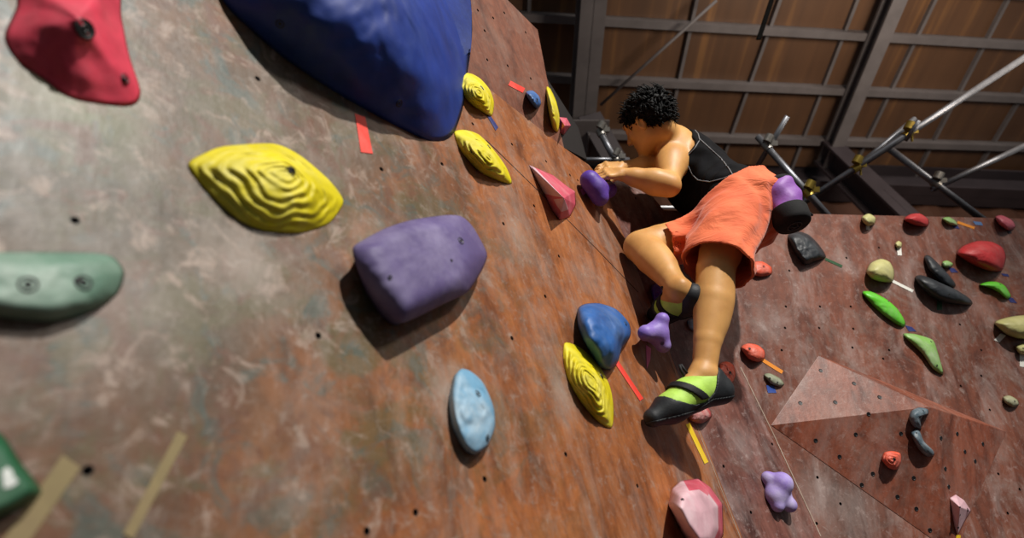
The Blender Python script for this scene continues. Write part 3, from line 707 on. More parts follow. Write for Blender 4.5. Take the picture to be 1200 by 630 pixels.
hold('climbing_hold', 'cream rounded hold with long slanting white tape', CH, C, [(1015, 318), (1020, 308), (1032, 303), (1043, 307), (1048, 318), (1046, 330), (1032, 330), (1021, 326)], (1034, 315), .07, cream, 'dome', 16)
hold('climbing_hold', 'upper of two crossed black sausage holds', CH, C, [(1083, 301), (1089, 299), (1103, 312), (1117, 328), (1120, 335), (1114, 337), (1100, 329), (1088, 316)], (1100, 315), .045, blk, 'dome', 16)
hold('climbing_hold', 'lower of two crossed black sausage holds, above dark green tape', CH, C, [(1072, 325), (1080, 322), (1098, 329), (1120, 339), (1137, 350), (1139, 357), (1122, 357), (1100, 352), (1080, 338)], (1102, 337), .07, blk, 'dome', 16, bolts=((1081, 331, .005), (1112, 345, .004)))
hold('climbing_hold', 'bright green leaf hold above a dark blue tape, upper of two', CH, C, [(1010, 343), (1020, 341), (1038, 350), (1052, 362), (1061, 377), (1059, 383), (1046, 377), (1028, 363)], (1042, 357), .035, lime, 'dome', 16, bolts=((1041, 353, .004),))
hold('climbing_hold', 'pale green curved blade hold, lower of two green ones', CH, C, [(1057, 391), (1072, 391), (1093, 398), (1099, 412), (1105, 433), (1105, 439), (1093, 432), (1081, 415), (1068, 402)], (1088, 406), .035, lime2, 'dome', 16, bolts=((1091, 400, .004), (1098, 428, .004)))
hold('climbing_hold', 'tiny lime hold above navy tape between black and red holds', CH, C, [(1104, 307), (1110, 305), (1117, 309), (1114, 313), (1106, 313)], (1110, 309), .025, lime2, 'dome', 10)
hold('climbing_hold', 'large plain red egg-shaped hold on the right wall', CH, C, [(1121, 297), (1128, 288), (1145, 282), (1162, 283), (1175, 290), (1179, 302), (1174, 317), (1158, 317), (1138, 309)], (1158, 297), .09, redd, 'dome', 20)
hold('climbing_hold', 'green arched hold below the large red egg-shaped hold', CH, C, [(1147, 334), (1156, 330), (1168, 330), (1178, 335), (1185, 347), (1180, 350), (1172, 344), (1160, 337)], (1170, 335), .035, lime, 'dome', 14, bolts=((1172, 333, .004),))
hold('climbing_hold', 'cream pointed hold at right frame edge, larger of two', CH, C, [(1165, 378), (1178, 372), (1200, 369), (1225, 372), (1230, 385), (1215, 396), (1195, 397), (1178, 391)], (1200, 382), .08, cream, 'dome', 16)
hold('climbing_hold', 'small cream hold at right frame edge, below the pointed one', CH, C, [(1190, 406), (1198, 402), (1212, 404), (1214, 413), (1202, 416), (1193, 413)], (1201, 408), .04, cream, 'dome', 12, bolts=((1199, 408, .004),))
hold('climbing_hold', 'pale olive oval hold right of the wooden volume', CH, C, [(1175, 465), (1183, 463), (1192, 468), (1194, 474), (1187, 477), (1178, 472)], (1185, 469), .03, M((150, 150, 110), chalk=.4), 'dome', 12, bolts=((1189, 470, .004),))
hold('climbing_hold', 'orange striped round hold in the middle of the wooden volume', CH, F2, [(1033, 538), (1036, 530), (1045, 528), (1055, 531), (1056, 541), (1051, 550), (1041, 548)], (1046, 538), .04, orange, 'dome', 24, 3, .004, bolts=((1047, 538, .007),))
hold('climbing_hold', 'grey hooked hold near the peak of the wooden volume, upper of two', CH, F2, [(1065, 490), (1068, 481), (1077, 477), (1087, 479), (1088, 485), (1082, 487), (1079, 494), (1080, 502), (1071, 500)], (1074, 488), .04, greyb, 'dome', 16, bolts=((1082, 481, .003), (1078, 489, .003)))
hold('climbing_hold', 'grey curved hold on the wooden volume, lower of two', CH, F2, [(1067, 507), (1073, 502), (1078, 505), (1083, 517), (1094, 528), (1094, 534), (1085, 534), (1075, 524)], (1079, 518), .04, greyb, 'dome', 16, bolts=((1074, 507, .003),))
tri = hold('climbing_hold', 'white and pink wedge hold on the right face of the volume', CH, F4, [(1113, 583), (1120, 579), (1130, 586), (1138, 598), (1130, 612), (1122, 628), (1118, 615)], (1125, 594), .05, pinkw, 'cone', 12, linear=True, rough_h=0, bolts=((1134, 597, .006), (1125, 594, .003), (1125, 603, .003), (1123, 618, .004)))

# --- tapes
m_ = gv['label'] and bvh_of(gv)
def mark(o, pix, name, mat, lift=.0006):
    tr = bvh_of(o); vs = []
    for u, v in pix:
        h_, n_, _, _ = tr.ray_cast(CAM, ray(u, v).normalized())
        if h_ is None: return
        n_ = n_ if n_.dot(ray(u, v)) < 0 else -n_
        vs.append((h_+n_*lift, h_+n_*(lift+.0004)))
    k = len(vs); V_ = [a for a, b in vs]+[b for a, b in vs]
    q_ = world_mesh(name, V_, [list(range(k)), list(range(k, 2*k))[::-1]]+[[i, (i+1) % k, k+(i+1) % k, k+i] for i in range(k)], mat, o, smooth=False); fix_normals(q_)
wht = M((222, 226, 222), rough=.6, chalk=0, bump=0)
mark(gv, [(2, 552), (8, 547), (13, 551), (16, 559), (21, 564), (17, 568), (11, 571), (4, 572)], 'printed_mark', wht)
def T(rgb): return M(rgb, rough=.6, chalk=.12, bump=0, dark=.9)
t_old = M((142, 126, 88), rough=.7, chalk=.5, chalk_rgb=(120, 100, 78), bump=0)
t_red, t_yel, t_pink, t_navy, t_wht, t_org, t_dgrn, t_blk = T((226, 62, 48)), T((226, 190, 30)), T((240, 120, 176)), T((34, 42, 104)), T((226, 224, 216)), T((228, 140, 40)), T((30, 74, 40)), T((28, 26, 40))
strip('old worn beige tape low in the bottom left, beside a bolt hole', A, (84, 540), (14, 640), 26, t_old)
strip('second old beige tape, fainter, right of the first', A, (214, 508), (150, 628), 13, t_old)
tape('wide red tape sticking out below the blue dome volume', A, [(416, 133), (428, 137), (437, 180), (423, 178)], t_red)
strip('narrow red tape beside the left shoe', A, (722, 423), (752, 468), 5, t_red)
tape('blue tape below the yellow hold beside the blue dome', A, [(570, 134), (576, 137), (584, 149), (581, 153), (573, 144)][:4], t_navy)
strip('red tape on the upper panel left of the small blue hold', A2, (597, 97), (614, 106), 6, t_red)
tape('pink tape left of the violet hand hold', A, [(680, 222), (688, 217), (691, 223), (683, 229)], t_pink)
tape('pink tape hanging below the lilac foothold', A, [(757, 404), (763, 408), (762, 422), (758, 432), (752, 422)][:4], t_pink)
strip('yellow tape below the left shoe', A, (806, 496), (828, 542), 5, t_yel)
strip('orange tape right of the orange-red egg hold', C, (893, 421), (917, 436), 4, t_org)
tape('square blue tape under the olive two-hole hold', C, [(898, 451), (907, 452), (910, 460), (900, 460)], T((36, 70, 150)))
strip('dark green tape right of the black shield-shaped hold', C, (967, 303), (987, 312), 3, t_dgrn)
tape('upright white tape under the olive round hold', C, [(1015, 261), (1019, 261), (1019, 269), (1015, 269)], t_wht)
strip('orange tape at wall top right of the tiny lime hold', C, (1122, 260), (1142, 267), 3, t_org)
tape('navy tape at wall top beside the orange tape', C, [(1114, 262), (1122, 264), (1125, 268), (1118, 267)], t_navy)
tape('light blue tape at wall top under a scaffold pipe', C, [(1140, 259), (1150, 260), (1152, 264), (1143, 263)], T((84, 120, 170)))
tape('black tape under the pink oval hold', C, [(1179, 268), (1183, 268), (1186, 273), (1182, 274)], t_blk)
tape('upright white tape under the tiny cream hold', C, [(1051, 289), (1056, 289), (1057, 299), (1052, 299)], t_wht)
strip('long slanting white tape below the cream rounded hold', C, (1046, 329), (1070, 341), 3.2, t_wht)
tape('dark green tape under the crossed black holds', C, [(1098, 352), (1104, 353), (1104, 363), (1098, 363)], t_dgrn)
tape('navy tape between the two green blade holds', C, [(1061, 381), (1069, 383), (1074, 388), (1065, 388)], t_navy)
tape('navy tape under the tiny lime hold beside the red egg', C, [(1111, 313), (1118, 314), (1123, 319), (1115, 319)], t_navy)
tape('thin navy tape under the large red egg-shaped hold', C, [(1173, 320), (1181, 321), (1183, 324), (1176, 323)], t_navy)
tape('navy tape under the green arched hold', C, [(1180, 347), (1187, 349), (1192, 355), (1184, 354)], t_navy)
tape('white tape under the larger cream pointed hold', C, [(1173, 390), (1179, 393), (1171, 401), (1165, 398)], t_wht)
tape('white tape under the smaller cream hold at frame edge', C, [(1195, 414), (1202, 414), (1202, 430), (1195, 429)], t_wht)
tape('yellow tape under the white and pink wedge hold', F4, [(1121, 626), (1126, 627), (1125, 634), (1120, 633)], t_yel)

# ---- joints (metres, in the place; read off the photo as direction + distance)
ank_l, knee_l, hip_l = W(825, 437, 1.74), W(838, 316, 1.91), W(865, 231, 2.14)
heel_l, toe_l = W(846, 462, 1.73), W(762, 486, 1.63)
knee_r, ank_r = W(750, 289, 2.14), W(797, 339, 1.88)
hip_r = hip_l + Vector((.03, .155, -.01))
heel_r, toe_r = W(826, 357, 1.88), W(764, 366, 2.07)
sh_l = W(790, 166, 2.39); sh_r = sh_l + Vector((.19, .25, .01))
elb_l, wri_l = W(784, 217, 2.17), W(728, 204, 2.20)
elb_r, wri_r = W(796, 193, 2.44), W(728, 196, 2.31)
pel = (hip_l+hip_r)/2 + Vector((.01, 0, .06))
chest = (sh_l+sh_r)/2 + Vector((.01, 0, -.10))
neck = (sh_l+sh_r)/2 + Vector((-.005, .0, .05))
side = nv(sh_r-sh_l)                     # towards his right
spine = nv(neck-pel); fwd_t = nv(spine.cross(side)); fwd_t = -fwd_t if fwd_t.x > 0 else fwd_t
hside = nv(hip_r-hip_l)
# head frame
HF = nv(RT*(-.65)+UP*(-.45)+FW*.60); HU = nv(RT*(-.45)+UP*.85+FW*.15); HU = nv(HU-HF*HU.dot(HF)); HR = HF.cross(HU)
HC = W(758, 143, 2.34)
hw = lambda r, f_, u: HC+HR*r+HF*f_+HU*u

allp = [ank_l, knee_l, hip_l, heel_l, toe_l, knee_r, ank_r, hip_r, toe_r, sh_l, sh_r, elb_l, wri_l, elb_r, wri_r, HC, neck, pel, W(690, 205, 2.35)]
lo = np.min([tuple(p) for p in allp], axis=0)-.17; hi = np.max([tuple(p) for p in allp], axis=0)+.17

def torso(f, g=0.0):
    f.ell(pel, (side, fwd_t, spine), (.165+g, .118+g, .13+g), .02)
    wst = lerp(pel, chest, .45)
    f.cone(pel, wst, .112+g, .105+g, .05, flat=(side, 1.32))
    f.cone(wst, chest, .105+g, .125+g, .05, flat=(side, 1.28))
    f.cone(chest, chest+spine*.07, .122+g, .10+g, .05, flat=(side, 1.42))
    f.ell(chest+fwd_t*.055-side*.07, (side, fwd_t, spine), (.085+g, .06+g, .075+g), .04)
    f.ell(chest+fwd_t*.055+side*.07, (side, fwd_t, spine), (.085+g, .06+g, .075+g), .04)
    f.ell(chest-fwd_t*.06-side*.095-spine*.01, (side, fwd_t, spine), (.075+g, .06+g, .12+g), .05)   # lats / scapula
    f.ell(chest-fwd_t*.06+side*.095-spine*.01, (side, fwd_t, spine), (.075+g, .06+g, .12+g), .05)
    f.cone(lerp(sh_l, neck, .15)-spine*.01, neck+spine*.0, .056+g, .062+g, .05)
    f.cone(lerp(sh_r, neck, .15)-spine*.01, neck+spine*.0, .056+g, .062+g, .05)

body_f = Field(lo, hi, .0042); f = body_f
torso(f)
# neck and head
hb = hw(0, -.035, -.055)
f.cone(neck-spine*.02, hb, .064, .058, .03)
f.ell(hw(0, -.012, .02), (HR, HF, HU), (.076, .098, .088), .02)
f.ell(hw(0, .028, -.045), (HR, HF, HU), (.060, .068, .072), .03)
f.cone(hw(-.045, .0, -.06), hw(-.02, .066, -.098), .026, .02, .03); f.cone(hw(.045, .0, -.06), hw(.02, .066, -.098), .026, .02, .03)
f.ell(hw(0, .078, -.1), (HR, HF, HU), (.024, .018, .016), .02)          # chin
f.ell(hw(0, .072, .028), (HR, HF, HU), (.056, .022, .02), .02)           # brow
f.ell(hw(-.042, .06, -.03), (HR, HF, HU), (.02, .02, .016), .02); f.ell(hw(.042, .06, -.03), (HR, HF, HU), (.02, .02, .016), .02)   # cheekbones
for s_ in (-1, 1): f.ell(hw(.031*s_, .092, .004), (HR, HF, HU), (.017, .014, .011), .012, 's')     # eye sockets
for s_ in (-1, 1): f.ell(hw(.031*s_, .078, .004), (HR, HF, HU), (.0135, .012, .011), .004)          # eyeballs under lids
f.cone(hw(0, .086, .012), hw(0, .108, -.03), .008, .012, .012)           # nose
for s_ in (-1, 1): f.ell(hw(.011*s_, .098, -.034), (HR, HF, HU), (.009, .011, .008), .008)
f.ell(hw(0, .086, -.062), (HR, HF, HU), (.024, .012, .006), .006); f.ell(hw(0, .085, -.073), (HR, HF, HU), (.021, .012, .007), .006)   # lips
f.ell(hw(0, .1, -.0675), (HR, HF, HU), (.022, .008, .0016), .003, 's')
for s_ in (-1, 1):                                                       # ears
    e0 = hw(.078*s_, -.006, -.008); en = nv(HR*s_-HF*.35)
    eu = HU; ef = en.cross(eu)
    f.ell(e0, (en, ef, eu), (.010, .019, .033), .006); f.ell(e0+en*.009+ef*.003, (en, ef, eu), (.008, .011, .02), .005, 's')
# arms
def limb(pts, k=.025):
    for (a, ra), (b, rb) in zip(pts, pts[1:]): f.cone(a, b, ra, rb, k)
def arm(sh, el, wr):
    ua, fa = nv(el-sh), nv(wr-el); bend = nv(fa-ua*fa.dot(ua))
    limb([(sh, .062), (lerp(sh, el, .45), .050), (el, .040)], .03)
    f.ell(lerp(sh, el, .08)-bend*.012, (ua, bend, ua.cross(bend)), (.085, .06, .06), .03)      # deltoid
    f.ell(lerp(sh, el, .52)+bend*.018, (ua, bend, ua.cross(bend)), (.085, .04, .042), .03)      # biceps
    f.ell(lerp(sh, el, .5)-bend*.018, (ua, bend, ua.cross(bend)), (.10, .036, .04), .03)        # triceps
    limb([(el, .040), (lerp(el, wr, .28), .046), (lerp(el, wr, .7), .034), (wr, .026)], .02)
    b2 = nv(ua-fa*ua.dot(fa))
    f.ell(lerp(el, wr, .25), (fa, b2, fa.cross(b2)), (.085, .044, .05), .02)
    f.ell(el+nv(ua-fa)*.006, (ua, bend, ua.cross(bend)), (.03, .028, .032), .02)
arm(sh_l, elb_l, wri_l); arm(sh_r, elb_r, wri_r)
# hands
def hand(wr, kn, lat, tips, nrm, thumb):
    """kn: middle knuckle; lat: direction index side; tips: where the fingertips press; nrm: back of the hand"""
    d = nv(kn-wr); lat = nv(lat-d*lat.dot(d)); nrm = nv(nrm-d*nrm.dot(d)-lat*nrm.dot(lat))
    lens = [.078, .086, .080, .064]; sp = [.029, .0095, -.0095, -.028]
    base = [wr+lat*.6*s_ for s_ in sp]; K = []
    for i in range(4):
        kk = kn+lat*sp[i]-d*(.004 if i in (0,) else .0 if i == 1 else .006*(i-1)); K.append(kk)
        f.cone(base[i]+d*.008, kk, .015, .0105, .012)
        f.ell(kk+nrm*.003, (d, lat, nrm), (.011, .0095, .010), .006)
    for i in range(4):
        L = lens[i]; k0 = K[i]; ang = [.35, 1.05, 1.55]; p = k0; fr = [.46, .30, .24]; rr = [.0092, .0085, .0078, .0068]
        for j in range(3):
            a_ = ang[j]; dd = d*math.cos(a_)-nrm*math.sin(a_); q = p+dd*L*fr[j]
            f.cone(p, q, rr[j], rr[j+1], .003); p = q
        # nail bed
    tb = wr+lat*.024+d*.018-nrm*.006
    t1 = tb+(lat*.62+d*.75-nrm*.35).normalized()*.042; t2 = t1+(d*.85-nrm*.55+lat*.05).normalized()*.03; t3 = t2+(d*.65-nrm*.72-lat*.15).normalized()*.024
    f.cone(wr+lat*.012+d*.01, tb, .016, .0155, .012); f.cone(tb, t1, .0145, .0115, .008); f.cone(t1, t2, .0108, .0096, .004); f.cone(t2, t3, .0096, .008, .003)
hand(wri_l, W(709, 203, 2.20), nv(FW*.75+UP*.55), None, nv(UP*.8-FW*.55+RT*.0), 1)
hand(wri_r, W(711, 196, 2.278), nv(-FW*.75-UP*.55), None, nv(UP*.8-FW*.5), -1)
# legs
def leg(hip, kn, an, he, to):
    th, sh = nv(kn-hip), nv(an-kn); bk = nv(nv(hip-kn)+nv(an-kn)) if abs(th.dot(sh)) < .985 else nv(nv(he-to)-sh*nv(he-to).dot(sh))
    limb([(hip, .096), (lerp(hip, kn, .4), .082), (lerp(hip, kn, .8), .070), (kn, .061)], .006)
    limb([(kn, .060), (lerp(kn, an, .3), .056), (lerp(kn, an, .7), .043), (an, .036)], .006)
    cb = nv(bk-sh*bk.dot(sh))
    f.ell(lerp(kn, an, .30)+cb*.022, (sh, cb, sh.cross(cb)), (.14, .045, .057), .04)   # calf
    f.ell(kn-cb*.014, (sh, cb, sh.cross(cb)), (.042, .040, .042), .02)                    # knee cap
    f.cone(lerp(kn, an, .75)+cb*.02, an+cb*.024, .016, .015, .02)                          # achilles
    lat_ = sh.cross(cb)
    f.ell(an+lat_*.027, (sh, cb, lat_), (.017, .015, .014), .012); f.ell(an-lat_*.027, (sh, cb, lat_), (.017, .015, .014), .012)
    f.cone(an, he+(an-he)*.35, .034, .032, .02); f.cone(an+(to-an)*.1, lerp(he, to, .75)+(an-he)*.2, .032, .022, .03)
leg(hip_l, knee_l, ank_l, heel_l, toe_l); leg(hip_r, knee_r, ank_r, heel_r, toe_r)

skin, nt, p, ln = nodes('skin')
tc = N(nt, 'ShaderNodeTexCoord').outputs['Object']
base = ramp(nt, noise_fac(nt, tc, 9, 4), [(.3, s2l((186, 134, 76))), (.65, s2l((212, 160, 96)))]).outputs[0]
ln(base, p.inputs['Base Color']); p.inputs['Roughness'].default_value = .48; p.inputs['Specular IOR Level'].default_value = .4
p.inputs['Subsurface Weight'].default_value = .12; p.inputs['Subsurface Radius'].default_value = (.01, .004, .002); p.inputs['Subsurface Scale'].default_value = .6
bmp = N(nt, 'ShaderNodeBump', Strength=.08, Distance=.003); ln(noise_fac(nt, tc, 160, 3), bmp.inputs['Height']); ln(bmp.outputs[0], p.inputs['Normal'])

climber = empty('person', (toe_l+toe_r)/2)
tag(climber, 'climber in black tank top and orange shorts gripping a violet hold', 'person')
body = sdf_obj('body', body_f, skin, climber)

# ---- hair: cap plus tufts
hair_m = simple('black_hair', (9, 8, 8), .6, 0, scale=60, bump=.4, spec=.2)
hf = Field(np.array(HC)-.17, np.array(HC)+.17, .004); f = hf
f.ell(hw(0, -.022, .034), (HR, HF, HU), (.086, .102, .082), .01)
f.ell(hw(0, -.055, .0), (HR, HF, HU), (.078, .064, .072), .03)
hf.cut(tuple(hw(0, .07, .05)), tuple(nv(HF*.75-HU*.45)))                 # fringe line
f.ell(hw(0, .09, -.05), (HR, HF, HU), (.11, .085, .085), .01, 's')       # face opening
for s_ in (-1, 1): f.ell(hw(.088*s_, .0, -.02), (HR, HF, HU), (.03, .026, .04), .008, 's')   # around the ears
Xg, Yg, Zg = hf.grid()
hf.d += .004*np.sin(Xg*95+3*np.sin(Zg*40))*np.sin(Yg*90+2*np.sin(Xg*50))*np.sin(Zg*80+Xg*40)
V, Q = hf.mesh()
cap_b = BVHTree.FromPolygons([Vector(v) for v in V], Q.tolist())
tv, tf = [list(map(Vector, V))], None
parts = [(list(map(Vector, V)), Q.tolist())]
cnt = 0
while cnt < 800:
    q_ = Vector(V[rng.integers(len(V))]); rel = q_-HC; up_, fr_ = rel.dot(HU), rel.dot(HF)
    if up_ < -.055: continue
    n_ = nv(rel)
    flow = nv(HF*.55+HU*.25+Vector(rng.normal(0, .35, 3))) if up_ > .05 else nv(-HU*.6-HF*.3+Vector(rng.normal(0, .3, 3)))
    L_ = rng.uniform(.014, .034) if up_ > .03 else rng.uniform(.012, .022)
    dd = nv(n_*.62+flow*.7)
    p1 = q_+dd*L_*.55+n_*L_*.18; p2 = q_+dd*L_*.9+flow*L_*.3
    parts.append(polytube([q_-n_*.006, lerp(q_, p1, .5)+n_*.003, p1, p2], .0058, 5, lambda t: 1-.88*t)); cnt += 1
world_mesh('hair', *merge(*parts), hair_m, climber)

# ---- tank top
cloth_b, nt, p, ln = nodes('black_knit')
tc = N(nt, 'ShaderNodeTexCoord').outputs['Object']
ln(ramp(nt, noise_fac(nt, tc, 20, 4), [(.3, s2l((8, 8, 10))), (.7, s2l((17, 17, 21)))]).outputs[0], p.inputs['Base Color'])
p.inputs['Roughness'].default_value = .85; p.inputs['Specular IOR Level'].default_value = .15
bmp = N(nt, 'ShaderNodeBump', Strength=.25, Distance=.01); ln(noise_fac(nt, tc, 16, 3, .5, 1.2), bmp.inputs['Height']); ln(bmp.outputs[0], p.inputs['Normal'])
tank_f = Field(lo, hi, .0046); f = tank_f
torso(f, .009)
f.cone(hip_l, lerp(hip_l, pel, .6), .104, .10, .04); f.cone(hip_r, lerp(hip_r, pel, .6), .104, .10, .04)
f.ell(lerp(sh_l, chest, .3)-fwd_t*.03, (side, fwd_t, spine), (.05, .075, .09), .04)
X, Y, Z = f.grid()
w1 = (X*spine.x+Y*spine.y+Z*spine.z); w2 = X*fwd_t.x+Y*fwd_t.y+Z*fwd_t.z; w3 = X*side.x+Y*side.y+Z*side.z
f.d += (.0035*np.sin(w1*62+w2*40+3*np.sin(w3*20+w1*15))+.0025*np.sin(w1*35-w2*70+2*np.sin(w1*25))).astype(np.float32)*np.clip((np.float32(.0)+(chest.dot(spine)+.03-w1)*9), 0, 1).astype(np.float32)
f.cone(sh_l+spine*.05-side*.06, sh_l-side*.03+spine*.0, .09, .085, .008, 's'); f.cone(sh_l-side*.04, sh_l-side*.03-spine*.085, .075, .055, .01, 's')
f.cone(sh_r+spine*.05+side*.06, sh_r+side*.03, .09, .085, .008, 's'); f.cone(sh_r+side*.04, sh_r+side*.03-spine*.085, .075, .055, .01, 's')
f.cone(neck+spine*.10, neck+fwd_t*.03+spine*.0, .115, .092, .01, 's', flat=(side, 1.1))
tank = sdf_obj('tank_top', tank_f, cloth_b, climber)
seam_m = simple('grey_piping', (128, 128, 130), .6, 0, bump=0)
tank_b = bvh_of(tank)
def seam(pix, name='piping'):
    pts = []
    q = np.array(pix, float)
    for i in range(len(q)-1):
        for t in np.linspace(0, 1, 10, endpoint=False):
            u, v = q[i]+(q[i+1]-q[i])*t; h, n_, _, _ = tank_b.ray_cast(CAM, ray(u, v).normalized())
            if h is not None: pts.append(h+(n_ if n_.dot(ray(u, v)) < 0 else -n_)*.0012)
    if len(pts) > 3:
        keep = [pts[0]]
        for x_ in pts[1:]:
            if (x_-keep[-1]).length < .06: keep.append(x_)
        world_mesh(name, *polytube(keep, .0022, 6), seam_m, tank)
seam([(820, 163), (833, 175), (845, 186), (853, 196), (860, 207), (866, 212)])
seam([(804, 190), (812, 205), (818, 211), (832, 213), (848, 209), (860, 204)])
seam([(812, 150), (818, 157), (820, 164), (814, 174), (804, 184)])

# ---- shorts
org_c, nt, p, ln = nodes('orange_cotton')
tc = N(nt, 'ShaderNodeTexCoord').outputs['Object']
ln(ramp(nt, noise_fac(nt, tc, 12, 5), [(.3, s2l((214, 92, 50))), (.7, s2l((236, 118, 70)))]).outputs[0], p.inputs['Base Color'])
p.inputs['Roughness'].default_value = .8; p.inputs['Sheen Weight'].default_value = .2
b1 = N(nt, 'ShaderNodeBump', Strength=.6, Distance=.02); mp = N(nt, 'ShaderNodeMapping'); mp.inputs['Scale'].default_value = (.8, .8, 1.9); mp.inputs['Rotation'].default_value = (.25, .35, 0); ln(tc, mp.inputs[0]); ln(noise_fac(nt, mp.outputs[0], 8, 4, .55, 1.2), b1.inputs['Height']); ln(b1.outputs[0], p.inputs['Normal'])
sf_ = Field(np.array(pel)-.52, np.array(pel)+.36, .0044); f = sf_
dl, dr = nv(knee_l-hip_l), nv(knee_r-hip_r)
hem_l, hem_r = lerp(hip_l, knee_l, .96), lerp(hip_r, knee_r, .80)
f.ell(pel-spine*.01-fwd_t*.012, (side, fwd_t, spine), (.185, .142, .165), .02)
f.ell(lerp(hip_l, pel, .3)-fwd_t*.05-spine*.03, (side, fwd_t, spine), (.105, .10, .11), .05)
f.ell(lerp(hip_r, pel, .3)-fwd_t*.05-spine*.03, (side, fwd_t, spine), (.105, .10, .11), .05)
f.ell(W(886, 246, 2.16), (side, fwd_t, spine), (.11, .105, .12), .05)
f.cone(hip_l, hem_l+dl*.05, .122, .118, .05); f.cone(hip_r, hem_r+dr*.05, .118, .095, .05)
X, Y, Z = f.grid()
w1 = X*dl.x+Y*dl.y+Z*dl.z; w2 = X*side.x+Y*side.y+Z*side.z; w3 = X*fwd_t.x+Y*fwd_t.y+Z*fwd_t.z
f.d += (.0042*np.sin(w1*48+w2*34+3.2*np.sin(w3*16+w2*12))+.0032*np.sin(w1*70-w3*52+2.5*np.sin(w2*22))+.003*np.sin(w2*85+4*np.sin(w1*14))).astype(np.float32)
# the legs are open tubes
inner = Field(np.array(pel)-.52, np.array(pel)+.36, .0044)
inner.cone(hip_l+dl*.02, hem_l+dl*.12, .104, .112, .02); inner.cone(hip_r+dr*.02, hem_r+dr*.12, .102, .088, .02)
inner.d += (.0042*np.sin(w1*48+w2*34+3.2*np.sin(w3*16+w2*12))+.0032*np.sin(w1*70-w3*52+2.5*np.sin(w2*22))+.003*np.sin(w2*85+4*np.sin(w1*14))).astype(np.float32)
f.d = np.maximum(f.d, -inner.d)
# hems: cut each leg tube where it ends (only near that leg)
def hemcut(hem, d_, other):
    pl_ = (X-hem.x)*d_.x+(Y-hem.y)*d_.y+(Z-hem.z)*d_.z
    r2 = (X-hem.x)**2+(Y-hem.y)**2+(Z-hem.z)**2
    near = np.sqrt(r2) < .19
    f.d = np.where(near, np.maximum(f.d, pl_), f.d).astype(np.float32)
hn_l = nv(dl*.9 + Vector((.0, .0, -.0)))
hemcut(hem_l, hn_l, None); hemcut(hem_r, dr, None)
wq = [W(822, 250, 2.16), W(862, 211, 2.09), W(903, 210, 2.19)]; wn = (wq[1]-wq[0]).cross(wq[2]-wq[0]).normalized(); wn = wn if wn.dot(spine) > 0 else -wn
f.cut(tuple(wq[1]), tuple(wn))
shorts = sdf_obj('shorts', sf_, org_c, climber)

# ---- shoes
gup = simple('lime_shoe_upper', (172, 214, 84), .6, .25, (200, 220, 150), scale=30)
rub = simple('black_rubber', (26, 29, 33), .6, .25, (70, 74, 78), scale=24)
blkst = simple('black_strap', (16, 16, 18), .7, 0, scale=30)
def shoe(he, to, an, lab, hi_=0.0):
    ax = nv(to-he); upv = nv((an-he)-ax*(an-he).dot(ax)); la_ = ax.cross(upv); L = (to-he).length
    P = lambda x, y, z: he+ax*(x*L)+la_*y+upv*z
    root = empty('climbing_shoe', he); root.parent = climber; root.location = he-wpos(climber); root['label'] = lab
    bl = np.min([tuple(he), tuple(to), tuple(an)], axis=0)-.09; bh = np.max([tuple(he), tuple(to), tuple(an)], axis=0)+.09
    def solid(g, h=.003):
        q = Field(bl, bh, h)
        q.cone(P(.0, 0, .012), P(.18, 0, .02), .034+g, .036+g, .02)
        q.cone(P(.0, 0, .02), P(.05, 0, .055), .033+g, .036+g, .02)
        q.cone(P(.15, 0, .03), P(.45, 0, .03), .038+g, .038+g, .03)
        q.cone(P(.42, 0, .02), P(.72, 0, .008), .042+g, .038+g, .03, flat=(la_, 1.12))
        q.cone(P(.70, 0, .006), P(.98, 0, -.008), .037+g, .022+g, .03, flat=(la_, 1.15))
        q.cone(P(.22, 0, .045), P(.50, 0, .032), .036+g, .034+g, .03)
        return q
    up_f = solid(0.0)
    # opening for the ankle
    up_f.cone(an+upv*.10, an+upv*.035, .05, .045, .006, 's')
    sdf_obj('shoe_upper', up_f, gup, root)
    X, Y, Z = up_f.grid()
    xs = ((X-he.x)*ax.x+(Y-he.y)*ax.y+(Z-he.z)*ax.z)/L; zs = (X-he.x)*upv.x+(Y-he.y)*upv.y+(Z-he.z)*upv.z
    lim = hi_+np.interp(xs.ravel(), [-.3, 0, .1, .22, .35, .5, .62, .75, .85, 1.3], [.085, .08, .055, .012, -.008, -.008, .002, .02, .05, .09]).reshape(xs.shape)
    r_f = solid(.0042); r_f.d = np.maximum(r_f.d, (zs-lim)).astype(np.float32); r_f.d = np.maximum(r_f.d, -(solid(-.006).d)); r_f.cone(an+upv*.10, an+upv*.03, .055, .05, .006, 's')
    sdf_obj('rubber_rand', r_f, rub, root)
    # outsole: flat slab under the foot
    s_f = solid(.0066); lim2 = np.interp(xs.ravel(), [-.3, .0, .25, .5, .75, 1.3], [-.012, -.012, -.005, -.022, -.022, -.014]).reshape(xs.shape)
    s_f.d = np.maximum(s_f.d, zs-lim2).astype(np.float32); sdf_obj('outsole', s_f, rub, root)
    st = solid(.0062); band = np.abs((xs-.47)*L*.72-(zs-.03)*.70)-.0115
    st.d = np.maximum(st.d, band.astype(np.float32)); st.d = np.maximum(st.d, (-(zs-.0)).astype(np.float32)); st.d = np.maximum(st.d, -(solid(-.004).d))
    sdf_obj('strap', st, blkst, root)
    world_mesh('pull_tab', *polytube([P(.33, 0, .075), P(.37, 0, .10), P(.39, 0, .118), P(.41, .0, .118), P(.42, 0, .10), P(.40, 0, .075)], .0045, 6), blkst, root)
    return root
shoe(heel_l, toe_l, ank_l, 'lime and black shoe, lower one')
shoe(heel_r, toe_r, ank_r, 'lime and black shoe, upper one', .022)

